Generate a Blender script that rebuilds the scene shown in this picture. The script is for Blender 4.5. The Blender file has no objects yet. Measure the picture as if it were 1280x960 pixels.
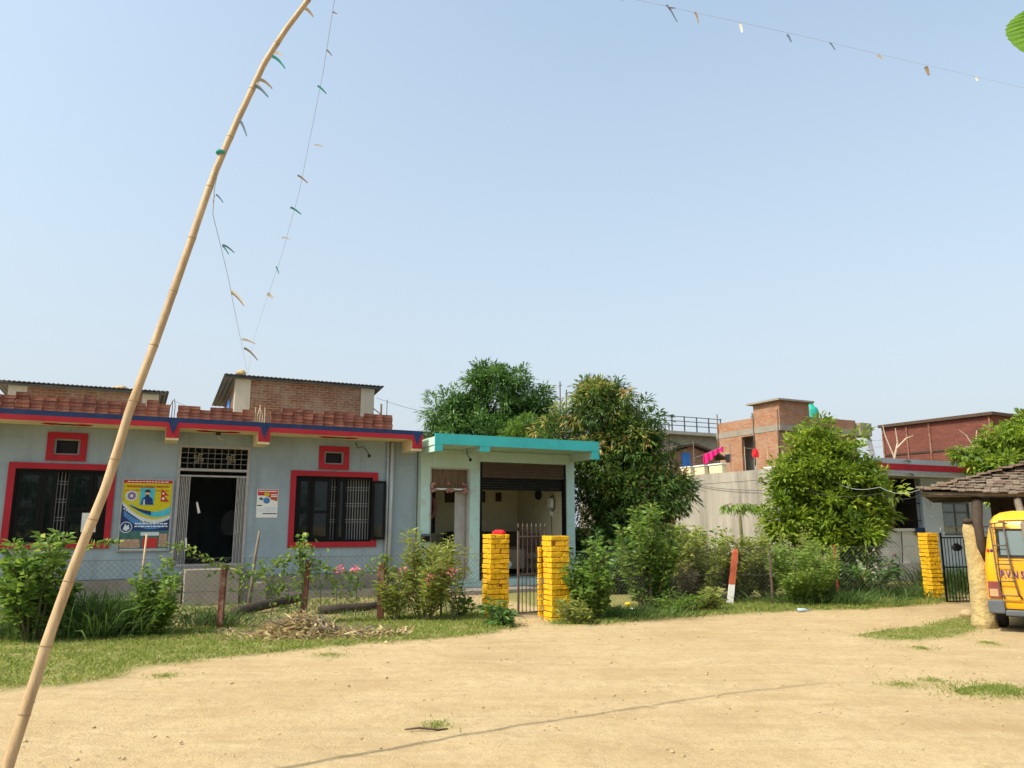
import bpy, math, random
import numpy as np
from mathutils import Vector, Matrix, noise
random.seed(7); RNG = np.random.default_rng(7)
R = math.radians
SC = bpy.context.scene; COL = SC.collection

# ------------------------------------------------------------------ camera model (used to survey positions from the photo)
F = 960.0; H = 1.6; PT = math.atan(175/960); CP, SP = math.cos(PT), math.sin(PT)
def ray(px, py):
    a = (px-640)/F; b = (480-py)/F
    return (a, CP-b*SP, SP+b*CP)
def G(px, py, z=0.0):
    r = ray(px, py); t = (z-H)/r[2]; return Vector((r[0]*t, r[1]*t, z))
def PY(px, py, Y):
    r = ray(px, py); t = Y/r[1]; return Vector((r[0]*t, Y, H+r[2]*t))
class Frame:
    def __init__(s, o, deg):
        s.o = o; s.deg = deg; a = R(deg); s.c, s.s = math.cos(a), math.sin(a)
    def uz(s, px, py, v=0.0):
        r = ray(px, py); n = (-s.s, s.c); d = s.o[0]*n[0]+s.o[1]*n[1]+v
        t = d/(r[0]*n[0]+r[1]*n[1]); x, y = r[0]*t-s.o[0], r[1]*t-s.o[1]
        return (x*s.c+y*s.s, H+r[2]*t)
    def w(s, u, v, z=0.0):
        return Vector((s.o[0]+u*s.c-v*s.s, s.o[1]+u*s.s+v*s.c, z))
    def loc(s, p):
        x, y = p[0]-s.o[0], p[1]-s.o[1]
        return Vector((x*s.c+y*s.s, -x*s.s+y*s.c, p[2]))

# ------------------------------------------------------------------ materials
def nt(m):
    m.use_nodes = True; t = m.node_tree; return t, t.nodes, t.links
def mat(name, col, rough=0.85, var=0.15, scale=3.0, bump=0.0, bscale=40.0, metal=0.0, spec=0.3, stain=None, stain_amt=0.5, stain_scale=1.2, stretch=None):
    m = bpy.data.materials.new(name); t, N, L = nt(m); b = N['Principled BSDF']
    b.inputs['Roughness'].default_value = rough; b.inputs['Metallic'].default_value = metal
    b.inputs['Specular IOR Level'].default_value = spec
    tc = N.new('ShaderNodeTexCoord'); mp = N.new('ShaderNodeMapping'); L.new(tc.outputs['Object'], mp.inputs[0])
    if stretch: mp.inputs['Scale'].default_value = stretch
    n1 = N.new('ShaderNodeTexNoise'); n1.inputs['Scale'].default_value = scale; n1.inputs['Detail'].default_value = 8; n1.inputs['Roughness'].default_value = .65
    L.new(mp.outputs[0], n1.inputs[0])
    r = N.new('ShaderNodeValToRGB'); L.new(n1.outputs[0], r.inputs[0])
    c = np.array(col); r.color_ramp.elements[0].position = .3; r.color_ramp.elements[1].position = .72
    r.color_ramp.elements[0].color = (*(c*(1-var)), 1); r.color_ramp.elements[1].color = (*np.minimum(c*(1+var), .95), 1)
    out = r.outputs[0]
    if stain is not None:
        n2 = N.new('ShaderNodeTexNoise'); n2.inputs['Scale'].default_value = stain_scale; n2.inputs['Detail'].default_value = 10; n2.inputs['Roughness'].default_value = .7
        L.new(mp.outputs[0], n2.inputs[0])
        r2 = N.new('ShaderNodeValToRGB'); r2.color_ramp.elements[0].position = .48; r2.color_ramp.elements[1].position = .68
        r2.color_ramp.elements[0].color = (0, 0, 0, 1); r2.color_ramp.elements[1].color = (stain_amt,)*3+(1,)
        L.new(n2.outputs[0], r2.inputs[0])
        mx = N.new('ShaderNodeMix'); mx.data_type = 'RGBA'; L.new(r2.outputs[0], mx.inputs[0]); L.new(out, mx.inputs[6]); mx.inputs[7].default_value = (*stain, 1)
        out = mx.outputs[2]
    L.new(out, b.inputs['Base Color'])
    if bump:
        n3 = N.new('ShaderNodeTexNoise'); n3.inputs['Scale'].default_value = bscale; n3.inputs['Detail'].default_value = 6
        L.new(mp.outputs[0], n3.inputs[0]); bp = N.new('ShaderNodeBump'); bp.inputs['Strength'].default_value = bump; bp.inputs['Distance'].default_value = .03
        L.new(n3.outputs[0], bp.inputs['Height']); L.new(bp.outputs[0], b.inputs['Normal'])
    return m
def brick_mat(name, c1, c2, mortar, bw=.24, bh=.085, msize=.012, stain=(.5, .45, .4), amt=.4, bump=.6):
    m = bpy.data.materials.new(name); t, N, L = nt(m); b = N['Principled BSDF']; b.inputs['Roughness'].default_value = .95; b.inputs['Specular IOR Level'].default_value = .1
    uv = N.new('ShaderNodeUVMap'); uv.uv_map = 'UVMap'
    wn = N.new('ShaderNodeTexNoise'); wn.inputs['Scale'].default_value = 7; L.new(uv.outputs[0], wn.inputs[0])
    wm = N.new('ShaderNodeVectorMath'); wm.operation = 'SCALE'; wm.inputs[3].default_value = .03; L.new(wn.outputs[1], wm.inputs[0])
    wa = N.new('ShaderNodeVectorMath'); L.new(uv.outputs[0], wa.inputs[0]); L.new(wm.outputs[0], wa.inputs[1])
    bt = N.new('ShaderNodeTexBrick'); L.new(wa.outputs[0], bt.inputs[0])
    for k, v in (('Scale', 1.0), ('Mortar Size', msize), ('Mortar Smooth', .3), ('Bias', 0.0), ('Brick Width', bw), ('Row Height', bh)): bt.inputs[k].default_value = v
    bt.inputs['Color1'].default_value = (*c1, 1); bt.inputs['Color2'].default_value = (*c2, 1); bt.inputs['Mortar'].default_value = (*mortar, 1)
    n2 = N.new('ShaderNodeTexNoise'); n2.inputs['Scale'].default_value = 1.6; n2.inputs['Detail'].default_value = 10; n2.inputs['Roughness'].default_value = .75; L.new(uv.outputs[0], n2.inputs[0])
    r2 = N.new('ShaderNodeValToRGB'); r2.color_ramp.elements[0].position = .45; r2.color_ramp.elements[1].position = .7
    r2.color_ramp.elements[0].color = (0, 0, 0, 1); r2.color_ramp.elements[1].color = (amt, amt, amt, 1); L.new(n2.outputs[0], r2.inputs[0])
    mx = N.new('ShaderNodeMix'); mx.data_type = 'RGBA'; L.new(r2.outputs[0], mx.inputs[0]); L.new(bt.outputs[0], mx.inputs[6]); mx.inputs[7].default_value = (*stain, 1)
    L.new(mx.outputs[2], b.inputs['Base Color'])
    bp = N.new('ShaderNodeBump'); bp.invert = True; bp.inputs['Strength'].default_value = bump; bp.inputs['Distance'].default_value = .02; L.new(bt.outputs[1], bp.inputs['Height']); L.new(bp.outputs[0], b.inputs['Normal'])
    return m
def leaf_mat(name, cols, trans=.35, rough=.5):
    m = bpy.data.materials.new(name); t, N, L = nt(m); b = N['Principled BSDF']; b.inputs['Roughness'].default_value = rough; b.inputs['Specular IOR Level'].default_value = .35
    a = N.new('ShaderNodeAttribute'); a.attribute_name = 'rnd'; r = N.new('ShaderNodeValToRGB'); L.new(a.outputs['Fac'], r.inputs[0])
    e = r.color_ramp.elements
    while len(e) < len(cols): e.new(.5)
    for i, c in enumerate(cols): e[i].position = i/(len(cols)-1); e[i].color = (*c, 1)
    L.new(r.outputs[0], b.inputs['Base Color'])
    tr = N.new('ShaderNodeBsdfTranslucent'); hs = N.new('ShaderNodeHueSaturation'); hs.inputs['Value'].default_value = 1.5; hs.inputs['Hue'].default_value = .485
    L.new(r.outputs[0], hs.inputs['Color']); L.new(hs.outputs[0], tr.inputs[0])
    ms = N.new('ShaderNodeMixShader'); ms.inputs[0].default_value = trans; L.new(b.outputs[0], ms.inputs[1]); L.new(tr.outputs[0], ms.inputs[2])
    L.new(ms.outputs[0], N['Material Output'].inputs[0]); return m
def glass_mat(name, col, tr=.55):
    m = bpy.data.materials.new(name); t, N, L = nt(m); b = N['Principled BSDF']; b.inputs['Base Color'].default_value = (*col, 1); b.inputs['Roughness'].default_value = .03; b.inputs['Specular IOR Level'].default_value = .7
    tp = N.new('ShaderNodeBsdfTransparent'); tp.inputs[0].default_value = (.55, .62, .6, 1); ms = N.new('ShaderNodeMixShader'); ms.inputs[0].default_value = tr
    L.new(b.outputs[0], ms.inputs[1]); L.new(tp.outputs[0], ms.inputs[2]); L.new(ms.outputs[0], N['Material Output'].inputs[0]); return m

M = {}
M['house'] = mat('blue_grey_paint', (.285, .355, .40), .9, .1, 1.3, .15, 60, stain=(.19, .21, .22), stain_amt=.4, stain_scale=.9)
M['rhouse'] = mat('pale_blue_grey_paint', (.46, .54, .63), .9, .07, 1.3, .15, 60)
M['cream'] = mat('cream_paint', (.72, .62, .40), .85, .08, 1.5, .1, 50, stain=(.50, .40, .24), stain_amt=.4)
def streaks(m, col, amt, sc=(2.6, 2.6, .16), lo=.52, hi=.72, scale=1.6):
    # rain streaks and splashes with a shape of their own, laid over the paint
    t, N, L = nt(m); b = N['Principled BSDF']; src = b.inputs['Base Color'].links[0].from_socket; tc = N.new('ShaderNodeTexCoord'); mp = N.new('ShaderNodeMapping'); mp.inputs['Scale'].default_value = sc; L.new(tc.outputs['Object'], mp.inputs[0])
    n = N.new('ShaderNodeTexNoise'); n.inputs['Scale'].default_value = scale; n.inputs['Detail'].default_value = 9; n.inputs['Roughness'].default_value = .7; L.new(mp.outputs[0], n.inputs[0]); r = N.new('ShaderNodeValToRGB'); r.color_ramp.elements[0].position = lo; r.color_ramp.elements[1].position = hi; r.color_ramp.elements[0].color = (0, 0, 0, 1); r.color_ramp.elements[1].color = (amt, amt, amt, 1); L.new(n.outputs[0], r.inputs[0])
    x = N.new('ShaderNodeMix'); x.data_type = 'RGBA'; L.new(r.outputs[0], x.inputs[0]); L.new(src, x.inputs[6]); x.inputs[7].default_value = (*col, 1); L.new(x.outputs[2], b.inputs['Base Color'])
streaks(M['house'], (.15, .17, .175), .45); streaks(M['house'], (.36, .38, .38), .5, (1, 1, 1), .60, .68, 3.5); streaks(M['cream'], (.36, .28, .17), .5, (1.5, 1.5, .8))
M['red'] = mat('red_paint', (.36, .015, .028), .7, .14, 3.5, .1, 50)
M['navy'] = mat('navy_paint', (.012, .032, .10), .75, .3, 4.0, .1, 50)
M['cement'] = mat('cement_plaster', (.27, .24, .20), .95, .18, 2.2, .4, 45, stain=(.18, .16, .13), stain_amt=.6)
M['cement_pale'] = mat('weathered_plaster', (.36, .335, .30), .95, .12, 1.0, .3, 40, stain=(.22, .20, .18), stain_amt=.45, stain_scale=1.1, stretch=(1.6, 1.6, .25))
M['sidewall'] = mat('stained_side_wall', (.36, .325, .28), .95, .2, .9, .3, 40, stain=(.17, .15, .13), stain_amt=.75, stain_scale=1.0, stretch=(2.2, 2.2, .22))
M['turq'] = mat('turquoise_paint', (.05, .42, .43), .8, .08, 2.0, .1, 50, stain=(.04, .30, .31), stain_amt=.35)
M['mint'] = mat('mint_wall_paint', (.43, .58, .51), .85, .08, 2.0, .1, 50, stain=(.50, .52, .44), stain_amt=.5)
M['ltturq'] = mat('pale_turquoise_paint', (.43, .61, .59), .85, .08, 3.0, .2, 50, stain=(.35, .34, .28), stain_amt=.6, stain_scale=3.0)
streaks(M['mint'], (.30, .30, .25), .5); streaks(M['mint'], (.50, .52, .47), .5, (1, 1, 1), .60, .68, 4); streaks(M['ltturq'], (.42, .38, .30), .7, (1, 1, .7), .58, .66, 5); streaks(M['turq'], (.03, .22, .23), .5); streaks(M['red'], (.22, .03, .035), .5, (1.2, 1.2, .6)); streaks(M['navy'], (.04, .05, .08), .5, (1.2, 1.2, .6))
M['inner'] = mat('cream_room_paint', (.60, .54, .385), .9, .08, 1.5, stain=(.40, .34, .22), stain_amt=.5)
M['yellow'] = mat('yellow_brick_paint', (.80, .455, .008), .9, .18, 5.0, .9, 45, stain=(.42, .20, .03), stain_amt=.75, stain_scale=5)
M['joint'] = mat('dark_brick_joint', (.23, .09, .02), .95, .3, 8.0)
M['brick'] = brick_mat('old_red_brick', (.18, .078, .053), (.125, .058, .043), (.21, .16, .125), bw=.23, bh=.074, msize=.011, stain=(.29, .25, .21), amt=.7)
M['brick2'] = brick_mat('orange_red_brick', (.37, .17, .09), (.28, .12, .065), (.30, .22, .16), amt=.35, msize=.011)
M['brick3'] = brick_mat('dark_red_brick', (.19, .06, .044), (.135, .045, .036), (.15, .08, .06), amt=.5, stain=(.10, .05, .045), msize=.01)
M['loose'] = [mat('loose_brick_'+n, c, .95, .3, 9.0, .4, 60, stain=(.30, .19, .14), stain_amt=.4, stain_scale=6) for n, c in (('red', (.17, .056, .04)), ('dull', (.14, .05, .04)), ('orange', (.21, .072, .047)))]
M['tin'] = mat('dark_tin_sheet', (.06, .065, .075), .6, .3, 2.0, metal=.2, stain=(.12, .08, .06), stain_amt=.4)
M['steel'] = mat('pale_grey_paint', (.36, .345, .335), .6, .15, 6.0, stain=(.28, .22, .18), stain_amt=.5, stain_scale=5)
M['dark'] = mat('dark_painted_metal', (.006, .007, .007), .55, .2, 5.0, spec=.12)
M['iron'] = mat('rusty_iron', (.12, .085, .07), .8, .35, 14.0, .2, 60)
M['grill'] = mat('grey_grille_paint', (.26, .26, .25), .6, .1, 5.0)
M['symbol'] = mat('dull_brass_paint', (.30, .27, .19), .6, .1, 5)
M['pvc'] = mat('grey_plastic_pipe', (.42, .46, .48), .5, .1, 3.0)
M['wood'] = mat('weathered_wood', (.20, .16, .12), .9, .3, 6.0, .5, 30, stretch=(4, 4, .6))
M['darkwood_shade'] = mat('dark_wood_and_shade', (.05, .035, .025), .8, .35, 6.0, .4, 30, stretch=(4, 4, .6))  # dark wood; also colours in the shade of the veranda and post top
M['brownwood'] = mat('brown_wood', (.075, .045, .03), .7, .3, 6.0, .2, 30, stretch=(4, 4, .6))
M['bamboo'] = mat('dry_bamboo', (.44, .315, .18), .55, .25, 5.0, .15, 60, stain=(.27, .17, .08), stain_amt=.65, stain_scale=4, stretch=(3, 3, .35))
M['node'] = mat('bamboo_node', (.30, .21, .12), .8, .25, 10)
M['clay'] = mat('mud_coated_trunk', (.42, .325, .15), .95, .2, 4.0, 1.0, 14, stain=(.29, .21, .11), stain_amt=.5, stain_scale=3)
M['redpost'] = mat('faded_red_post', (.20, .075, .05), .9, .3, 8.0, .4, 40, stain=(.27, .23, .18), stain_amt=.75, stain_scale=4)
M['orangepost'] = mat('orange_red_paint', (.42, .10, .05), .85, .22, 6.0, .2, 40)
M['white'] = mat('white_paint', (.74, .73, .69), .8, .08, 4.0, .1, 40)
M['cloth'] = mat('white_cloth', (.7, .7, .68), .95, .1, 3.0)
M['pink'] = mat('magenta_cloth', (.75, .02, .19), .9, .12, 4.0)
M['redcloth'] = mat('red_cloth', (.75, .02, .03), .9, .15, 20.0)
M['blue'] = mat('blue_paint', (.05, .20, .55), .7, .2, 3.0)
M['tank'] = mat('green_plastic_tank', (.02, .33, .26), .45, .08, 3.0)
M['tile'] = mat('weathered_roof_tile', (.17, .12, .085), .95, .45, 4.5, .6, 25, stain=(.26, .235, .20), stain_amt=.7, stain_scale=2.5)
M['bus'] = mat('yellow_bus_paint', (.74, .345, .003), .35, .05, 2.0, spec=.5, stain=(.50, .34, .13), stain_amt=.5, stain_scale=2.2)
M['rubber'] = mat('black_rubber', (.025, .025, .025), .85, .2, 10)
M['plastic'] = mat('grey_bumper_plastic', (.10, .11, .125), .6, .15, 4)
M['lens_red'] = mat('red_lamp_lens', (.22, .05, .05), .25, .15, 6, spec=.5)
M['lens_clear'] = mat('amber_lamp_lens', (.45, .30, .16), .25, .15, 6, spec=.5)
M['purple'] = mat('violet_lettering', (.10, .03, .22), .6, .1, 5)
M['glass'] = glass_mat('dark_window_glass', (.012, .02, .02))
M['busglass'] = glass_mat('bus_window_glass', (.20, .26, .27), .25)
M['ink'] = mat('black_ink', (.02, .02, .025), .8, .1, 5)
M['pred'] = mat('poster_red', (.50, .03, .03), .6, .1, 5)
M['pyel'] = mat('poster_yellow', (.55, .48, .01), .6, .1, 5)
M['pnav'] = mat('poster_navy', (.015, .035, .14), .6, .2, 5)
M['pblue'] = mat('poster_blue', (.06, .20, .45), .6, .2, 5)
M['pcyan'] = mat('poster_cyan', (.06, .42, .55), .6, .2, 5)
M['pgrey'] = mat('poster_pale', (.55, .62, .66), .6, .08, 5)
M['pgreen'] = mat('poster_green', (.05, .14, .12), .6, .3, 9)
M['pphoto'] = mat('poster_print', (.40, .26, .18), .6, .6, 30)
M['ppurp'] = mat('poster_purple', (.20, .10, .24), .6, .4, 30)
M['skin'] = mat('printed_skin', (.55, .36, .26), .6, .05, 5)
M['paper'] = mat('white_paper', (.75, .75, .72), .8, .05, 5)
M['straw'] = mat('dry_leaf_litter', (.45, .33, .16), .95, .3, 6)
M['bark'] = mat('grey_brown_bark', (.14, .10, .075), .95, .3, 6, .7, 25, stretch=(3, 3, .7))
M['stem'] = mat('green_brown_stem', (.13, .12, .05), .9, .25, 6)
M['twig'] = mat('bare_pale_twig', (.46, .38, .28), .9, .2, 6)
M['stone'] = mat('tan_stone', (.42, .32, .19), .95, .2, 8, .5, 30)
M['flower'] = leaf_mat('pink_flower', [(.75, .12, .22), (.85, .28, .34), (.80, .18, .25)], .3)
M['string'] = mat('pale_string', (.30, .32, .35), .8, .05, 5)
M['wire'] = mat('black_cable', (.05, .05, .055), .7, .1, 5)
M['wirepale'] = mat('grey_cable', (.35, .36, .38), .6, .1, 5)
M['penw'] = mat('white_pennant', (.66, .62, .56), .8, .2, 12)
M['pent'] = mat('tan_pennant', (.26, .20, .15), .8, .3, 12)
M['peng'] = mat('green_pennant', (.03, .24, .22), .7, .3, 12)
M['penb'] = mat('blue_grey_pennant', (.10, .16, .22), .7, .3, 12)
M['chain'] = mat('galvanised_wire', (.09, .085, .08), .6, .15, 8)
M['litter'] = mat('yellow_wrapper', (.75, .48, .02), .5, .1, 8)
M['bottle'] = mat('clear_blue_bottle', (.35, .45, .52), .25, .1, 8, spec=.6)
# leaves
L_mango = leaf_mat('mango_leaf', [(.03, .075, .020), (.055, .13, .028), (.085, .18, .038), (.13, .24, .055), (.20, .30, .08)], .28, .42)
L_flush = leaf_mat('mango_leaf_with_flush', [(.03, .07, .018), (.07, .135, .025), (.14, .21, .038), (.29, .30, .07), (.46, .29, .11)], .3, .45)
L_lime = leaf_mat('bright_tree_leaf', [(.06, .115, .014), (.13, .215, .02), (.22, .31, .028), (.33, .40, .04), (.44, .47, .06)], .4, .5)
L_bush = leaf_mat('shrub_leaf', [(.045, .095, .018), (.085, .165, .026), (.135, .23, .035), (.20, .30, .05), (.30, .37, .09)], .42, .45)
L_olive = leaf_mat('olive_shrub_leaf', [(.085, .11, .025), (.15, .195, .037), (.22, .265, .05), (.30, .33, .08), (.38, .37, .13)], .42, .6)
L_dry = leaf_mat('dry_leaf', [(.22, .15, .07), (.38, .28, .13), (.50, .39, .20), (.40, .36, .16), (.58, .48, .28)], .2, .8)
L_brush = leaf_mat('dry_brush', [(.10, .075, .05), (.17, .13, .09), (.22, .17, .12), (.15, .15, .07), (.26, .21, .15)], .2, .85)
L_grass = leaf_mat('grass_blade', [(.10, .15, .025), (.15, .21, .035), (.21, .27, .05), (.29, .32, .08), (.40, .35, .15)], .4, .6)
L_tall = leaf_mat('tall_grass_blade', [(.035, .075, .018), (.06, .12, .024), (.09, .16, .035), (.15, .21, .06), (.26, .25, .11)], .35, .6)
L_banana = leaf_mat('big_soft_leaf', [(.10, .24, .03), (.15, .32, .04), (.2, .38, .05)], .5, .45)

# ------------------------------------------------------------------ mesh helpers
class MB:
    def __init__(s): s.v = []; s.f = []; s.mi = []; s.cur = 0; s.smooth = []; s.sm = False
    def face(s, pts):
        i = len(s.v); s.v += [tuple(p) for p in pts]; s.f.append(tuple(range(i, i+len(pts)))); s.mi.append(s.cur); s.smooth.append(s.sm)
    def faces(s, vs, fs):
        i = len(s.v); s.v += [tuple(p) for p in vs]
        for f in fs: s.f.append(tuple(i+k for k in f)); s.mi.append(s.cur); s.smooth.append(s.sm)
    def box(s, x0, x1, y0, y1, z0, z1, M4=None, j=0.0):
        p = [Vector((x, y, z)) for z in (z0, z1) for y in (y0, y1) for x in (x0, x1)]
        if j: p = [q+Vector((random.uniform(-j, j), random.uniform(-j, j), random.uniform(-j, j))) for q in p]
        if M4: p = [M4 @ q for q in p]
        s.faces(p, [(0, 2, 3, 1), (4, 5, 7, 6), (0, 1, 5, 4), (1, 3, 7, 5), (3, 2, 6, 7), (2, 0, 4, 6)]); return s
    def tube(s, pts, rad, n=8, cap=True):
        pts = [Vector(p) for p in pts]
        if not hasattr(rad, '__len__'): rad = [rad]*len(pts)
        vs = []; fs = []; a = None
        for i, p in enumerate(pts):
            d = (pts[min(i+1, len(pts)-1)]-pts[max(i-1, 0)]).normalized()
            if a is None:
                a = d.cross(Vector((0, 0, 1)))
                if a.length < .3: a = d.cross(Vector((1, 0, 0)))
            else: a = a-d*a.dot(d)
            a.normalize(); b = d.cross(a)
            for k in range(n):
                t = 2*math.pi*k/n; vs.append(p+(a*math.cos(t)+b*math.sin(t))*rad[i])
        for i in range(len(pts)-1):
            for k in range(n):
                fs.append((i*n+k, i*n+(k+1) % n, (i+1)*n+(k+1) % n, (i+1)*n+k))
        if cap: fs.append(tuple(range(n))[::-1]); fs.append(tuple((len(pts)-1)*n+k for k in range(n)))
        o = s.sm; s.sm = n > 5; s.faces(vs, fs); s.sm = o; return s
    def bar(s, a, b, w, h=None):                      # square bar between two points
        a, b = Vector(a), Vector(b); h = h or w; d = (b-a).normalized()
        x = d.cross(Vector((0, 0, 1)))
        if x.length < .05: x = Vector((1, 0, 0))
        x.normalize(); y = d.cross(x)
        vs = [p+x*sx*w/2+y*sy*h/2 for p in (a, b) for sx, sy in ((-1, -1), (1, -1), (1, 1), (-1, 1))]
        s.faces(vs, [(0, 1, 2, 3), (7, 6, 5, 4), (0, 4, 5, 1), (1, 5, 6, 2), (2, 6, 7, 3), (3, 7, 4, 0)]); return s
    def prism(s, poly, y0, y1):                       # polygon in xz extruded along y
        n = len(poly); vs = [(x, y0, z) for x, z in poly]+[(x, y1, z) for x, z in poly]
        s.faces(vs, [tuple(range(n)), tuple(range(2*n-1, n-1, -1))]+[(i, n+i, n+(i+1) % n, (i+1) % n) for i in range(n)]); return s
    def lathe(s, prof, c, n=20):
        vs = []; fs = []
        for r, z in prof:
            for k in range(n): t = 2*math.pi*k/n; vs.append((c[0]+r*math.cos(t), c[1]+r*math.sin(t), c[2]+z))
        for i in range(len(prof)-1):
            for k in range(n): fs.append((i*n+k, i*n+(k+1) % n, (i+1)*n+(k+1) % n, (i+1)*n+k))
        fs.append(tuple(range(n))[::-1]); fs.append(tuple((len(prof)-1)*n+k for k in range(n)))
        o = s.sm; s.sm = True; s.faces(vs, fs); s.sm = o; return s
    def wall(s, u0, u1, z0, z1, v0, v1, holes):       # wall in xz with rectangular holes
        us = sorted({u0, u1, *[h[0] for h in holes], *[h[1] for h in holes]}); zs = sorted({z0, z1, *[h[2] for h in holes], *[h[3] for h in holes]})
        us = [u for u in us if u0 <= u <= u1]; zs = [z for z in zs if z0 <= z <= z1]
        def solid(i, j):
            if i < 0 or j < 0 or i >= len(us)-1 or j >= len(zs)-1: return False
            a, b = (us[i]+us[i+1])/2, (zs[j]+zs[j+1])/2
            return not any(h[0] < a < h[1] and h[2] < b < h[3] for h in holes)
        for i in range(len(us)-1):
            for j in range(len(zs)-1):
                if not solid(i, j): continue
                a, b, c, d = us[i], us[i+1], zs[j], zs[j+1]
                s.face([(a, v0, c), (b, v0, c), (b, v0, d), (a, v0, d)]); s.face([(b, v1, c), (a, v1, c), (a, v1, d), (b, v1, d)])
                if not solid(i-1, j): s.face([(a, v1, c), (a, v0, c), (a, v0, d), (a, v1, d)])
                if not solid(i+1, j): s.face([(b, v0, c), (b, v1, c), (b, v1, d), (b, v0, d)])
                if not solid(i, j-1): s.face([(a, v0, c), (a, v1, c), (b, v1, c), (b, v0, c)])
                if not solid(i, j+1): s.face([(a, v0, d), (b, v0, d), (b, v1, d), (a, v1, d)])
        return s
    def blob(s, c, r, n=2, amp=.2, sq=(1, 1, 1), seed=0):
        import bmesh
        bm = bmesh.new(); bmesh.ops.create_icosphere(bm, subdivisions=n, radius=1); vs = []
        for v in bm.verts:
            k = 1+amp*noise.noise(v.co*1.7+Vector((seed*3.1, seed, 0)))
            vs.append(Vector(c)+Vector((v.co.x*sq[0], v.co.y*sq[1], v.co.z*sq[2]))*r*k)
        fs = [tuple(q.index for q in f.verts) for f in bm.faces]; bm.free(); o = s.sm; s.sm = True; s.faces(vs, fs); s.sm = o; return s
    def build(s, name, m, parent=None, bevel=0.0, loc=None):
        me = bpy.data.meshes.new(name); me.from_pydata(s.v, [], s.f); ms = m if isinstance(m, (list, tuple)) else [m]
        for k in ms: me.materials.append(k)
        n = len(me.polygons); me.polygons.foreach_set('material_index', s.mi[:n]); me.polygons.foreach_set('use_smooth', s.smooth[:n])
        uvl = me.uv_layers.new(name='UVMap'); dat = np.zeros(len(me.loops)*2, dtype=np.float32)
        for p in me.polygons:
            nn = p.normal
            for li in p.loop_indices:
                co = me.vertices[me.loops[li].vertex_index].co
                if abs(nn.z) > .75: q = (co.x, co.y)
                elif abs(nn.x) > abs(nn.y): q = (co.y, co.z)
                else: q = (co.x, co.z)
                dat[2*li] = q[0]; dat[2*li+1] = q[1]
        uvl.data.foreach_set('uv', dat)
        o = bpy.data.objects.new(name, me); COL.objects.link(o)
        if parent: o.parent = parent
        if loc is not None: o.location = loc
        if bevel:
            md = o.modifiers.new('bevel', 'BEVEL'); md.width = bevel; md.segments = 2; md.limit_method = 'ANGLE'
        return o
def tag(o, label, cat, group=None, kind=None):
    o['label'] = label
    if cat: o['category'] = cat
    if group: o['group'] = group
    if kind: o['kind'] = kind
    return o
def thing(name, label, cat, loc=(0, 0, 0), rz=0.0, group=None):
    o = bpy.data.objects.new(name, None); o.empty_display_size = .2; COL.objects.link(o); o.location = loc; o.rotation_euler = (0, 0, R(rz)); return tag(o, label, cat, group)
def text(name, s, size, m, parent, loc, rot=(90, 0, 0), ext=.002, align='LEFT', sx=1.0):
    c = bpy.data.curves.new(name, 'FONT'); c.body = s; c.size = size; c.extrude = ext; c.offset = size*.015; c.align_x = align
    t = bpy.data.objects.new(name+'_src', c); COL.objects.link(t); bpy.context.view_layer.update()
    me = bpy.data.meshes.new_from_object(t.evaluated_get(bpy.context.evaluated_depsgraph_get())); bpy.data.objects.remove(t); bpy.data.curves.remove(c)
    me.materials.clear(); me.materials.append(m); o = bpy.data.objects.new(name, me); COL.objects.link(o); o.parent = parent
    o.location = loc; o.rotation_euler = tuple(R(a) for a in rot); o.scale = (sx, 1, 1); return o
def unit(a): return a/np.maximum(np.linalg.norm(a, axis=-1, keepdims=True), 1e-9)
def leaves(name, P, D, L, W, m, parent=None, rnd=None, fold=.25, wpos=.45, droop=.0, kind=None, guide=None):
    """one mesh of many small folded leaves: base, two sides, mid, tip"""
    P = np.asarray(P, float); n = len(P); D = unit(np.asarray(D, float)); L = np.broadcast_to(L, n)*RNG.uniform(.7, 1.25, n); W = np.broadcast_to(W, n)*RNG.uniform(.75, 1.2, n)
    rv = RNG.normal(size=(n, 3)); rv[:, 2] += 1.2
    if guide is not None: rv = rv*.45+guide
    S = unit(np.cross(D, rv)); Nn = np.cross(S, D)
    V = np.empty((n, 5, 3)); V[:, 0] = P; mid = P+D*(L*wpos)[:, None]; V[:, 2] = mid
    V[:, 1] = mid+S*(W/2)[:, None]+Nn*(W*fold)[:, None]; V[:, 3] = mid-S*(W/2)[:, None]+Nn*(W*fold)[:, None]
    tip = P+D*L[:, None]; tip[:, 2] -= droop*L; V[:, 4] = tip
    tris = np.array([(0, 1, 2), (0, 2, 3), (1, 4, 2), (2, 4, 3)]); Fc = (np.arange(n)[:, None, None]*5+tris[None]).reshape(-1)
    me = bpy.data.meshes.new(name); me.vertices.add(n*5); me.vertices.foreach_set('co', V.reshape(-1).astype(np.float32))
    nf = n*4; me.loops.add(nf*3); me.loops.foreach_set('vertex_index', Fc.astype(np.int32)); me.polygons.add(nf)
    me.polygons.foreach_set('loop_start', (np.arange(nf)*3).astype(np.int32)); me.polygons.foreach_set('loop_total', np.full(nf, 3, np.int32)); me.update(calc_edges=True)
    a = me.attributes.new('rnd', 'FLOAT', 'FACE')
    if rnd is None: rnd = RNG.random(n)
    a.data.foreach_set('value', np.repeat(np.clip(rnd, 0, 1), 4).astype(np.float32)); me.materials.append(m)
    o = bpy.data.objects.new(name, me); COL.objects.link(o)
    if parent: o.parent = parent
    if kind: o['kind'] = kind
    return o
def sphere_dirs(n):
    return unit(RNG.normal(size=(n, 3)))
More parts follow.
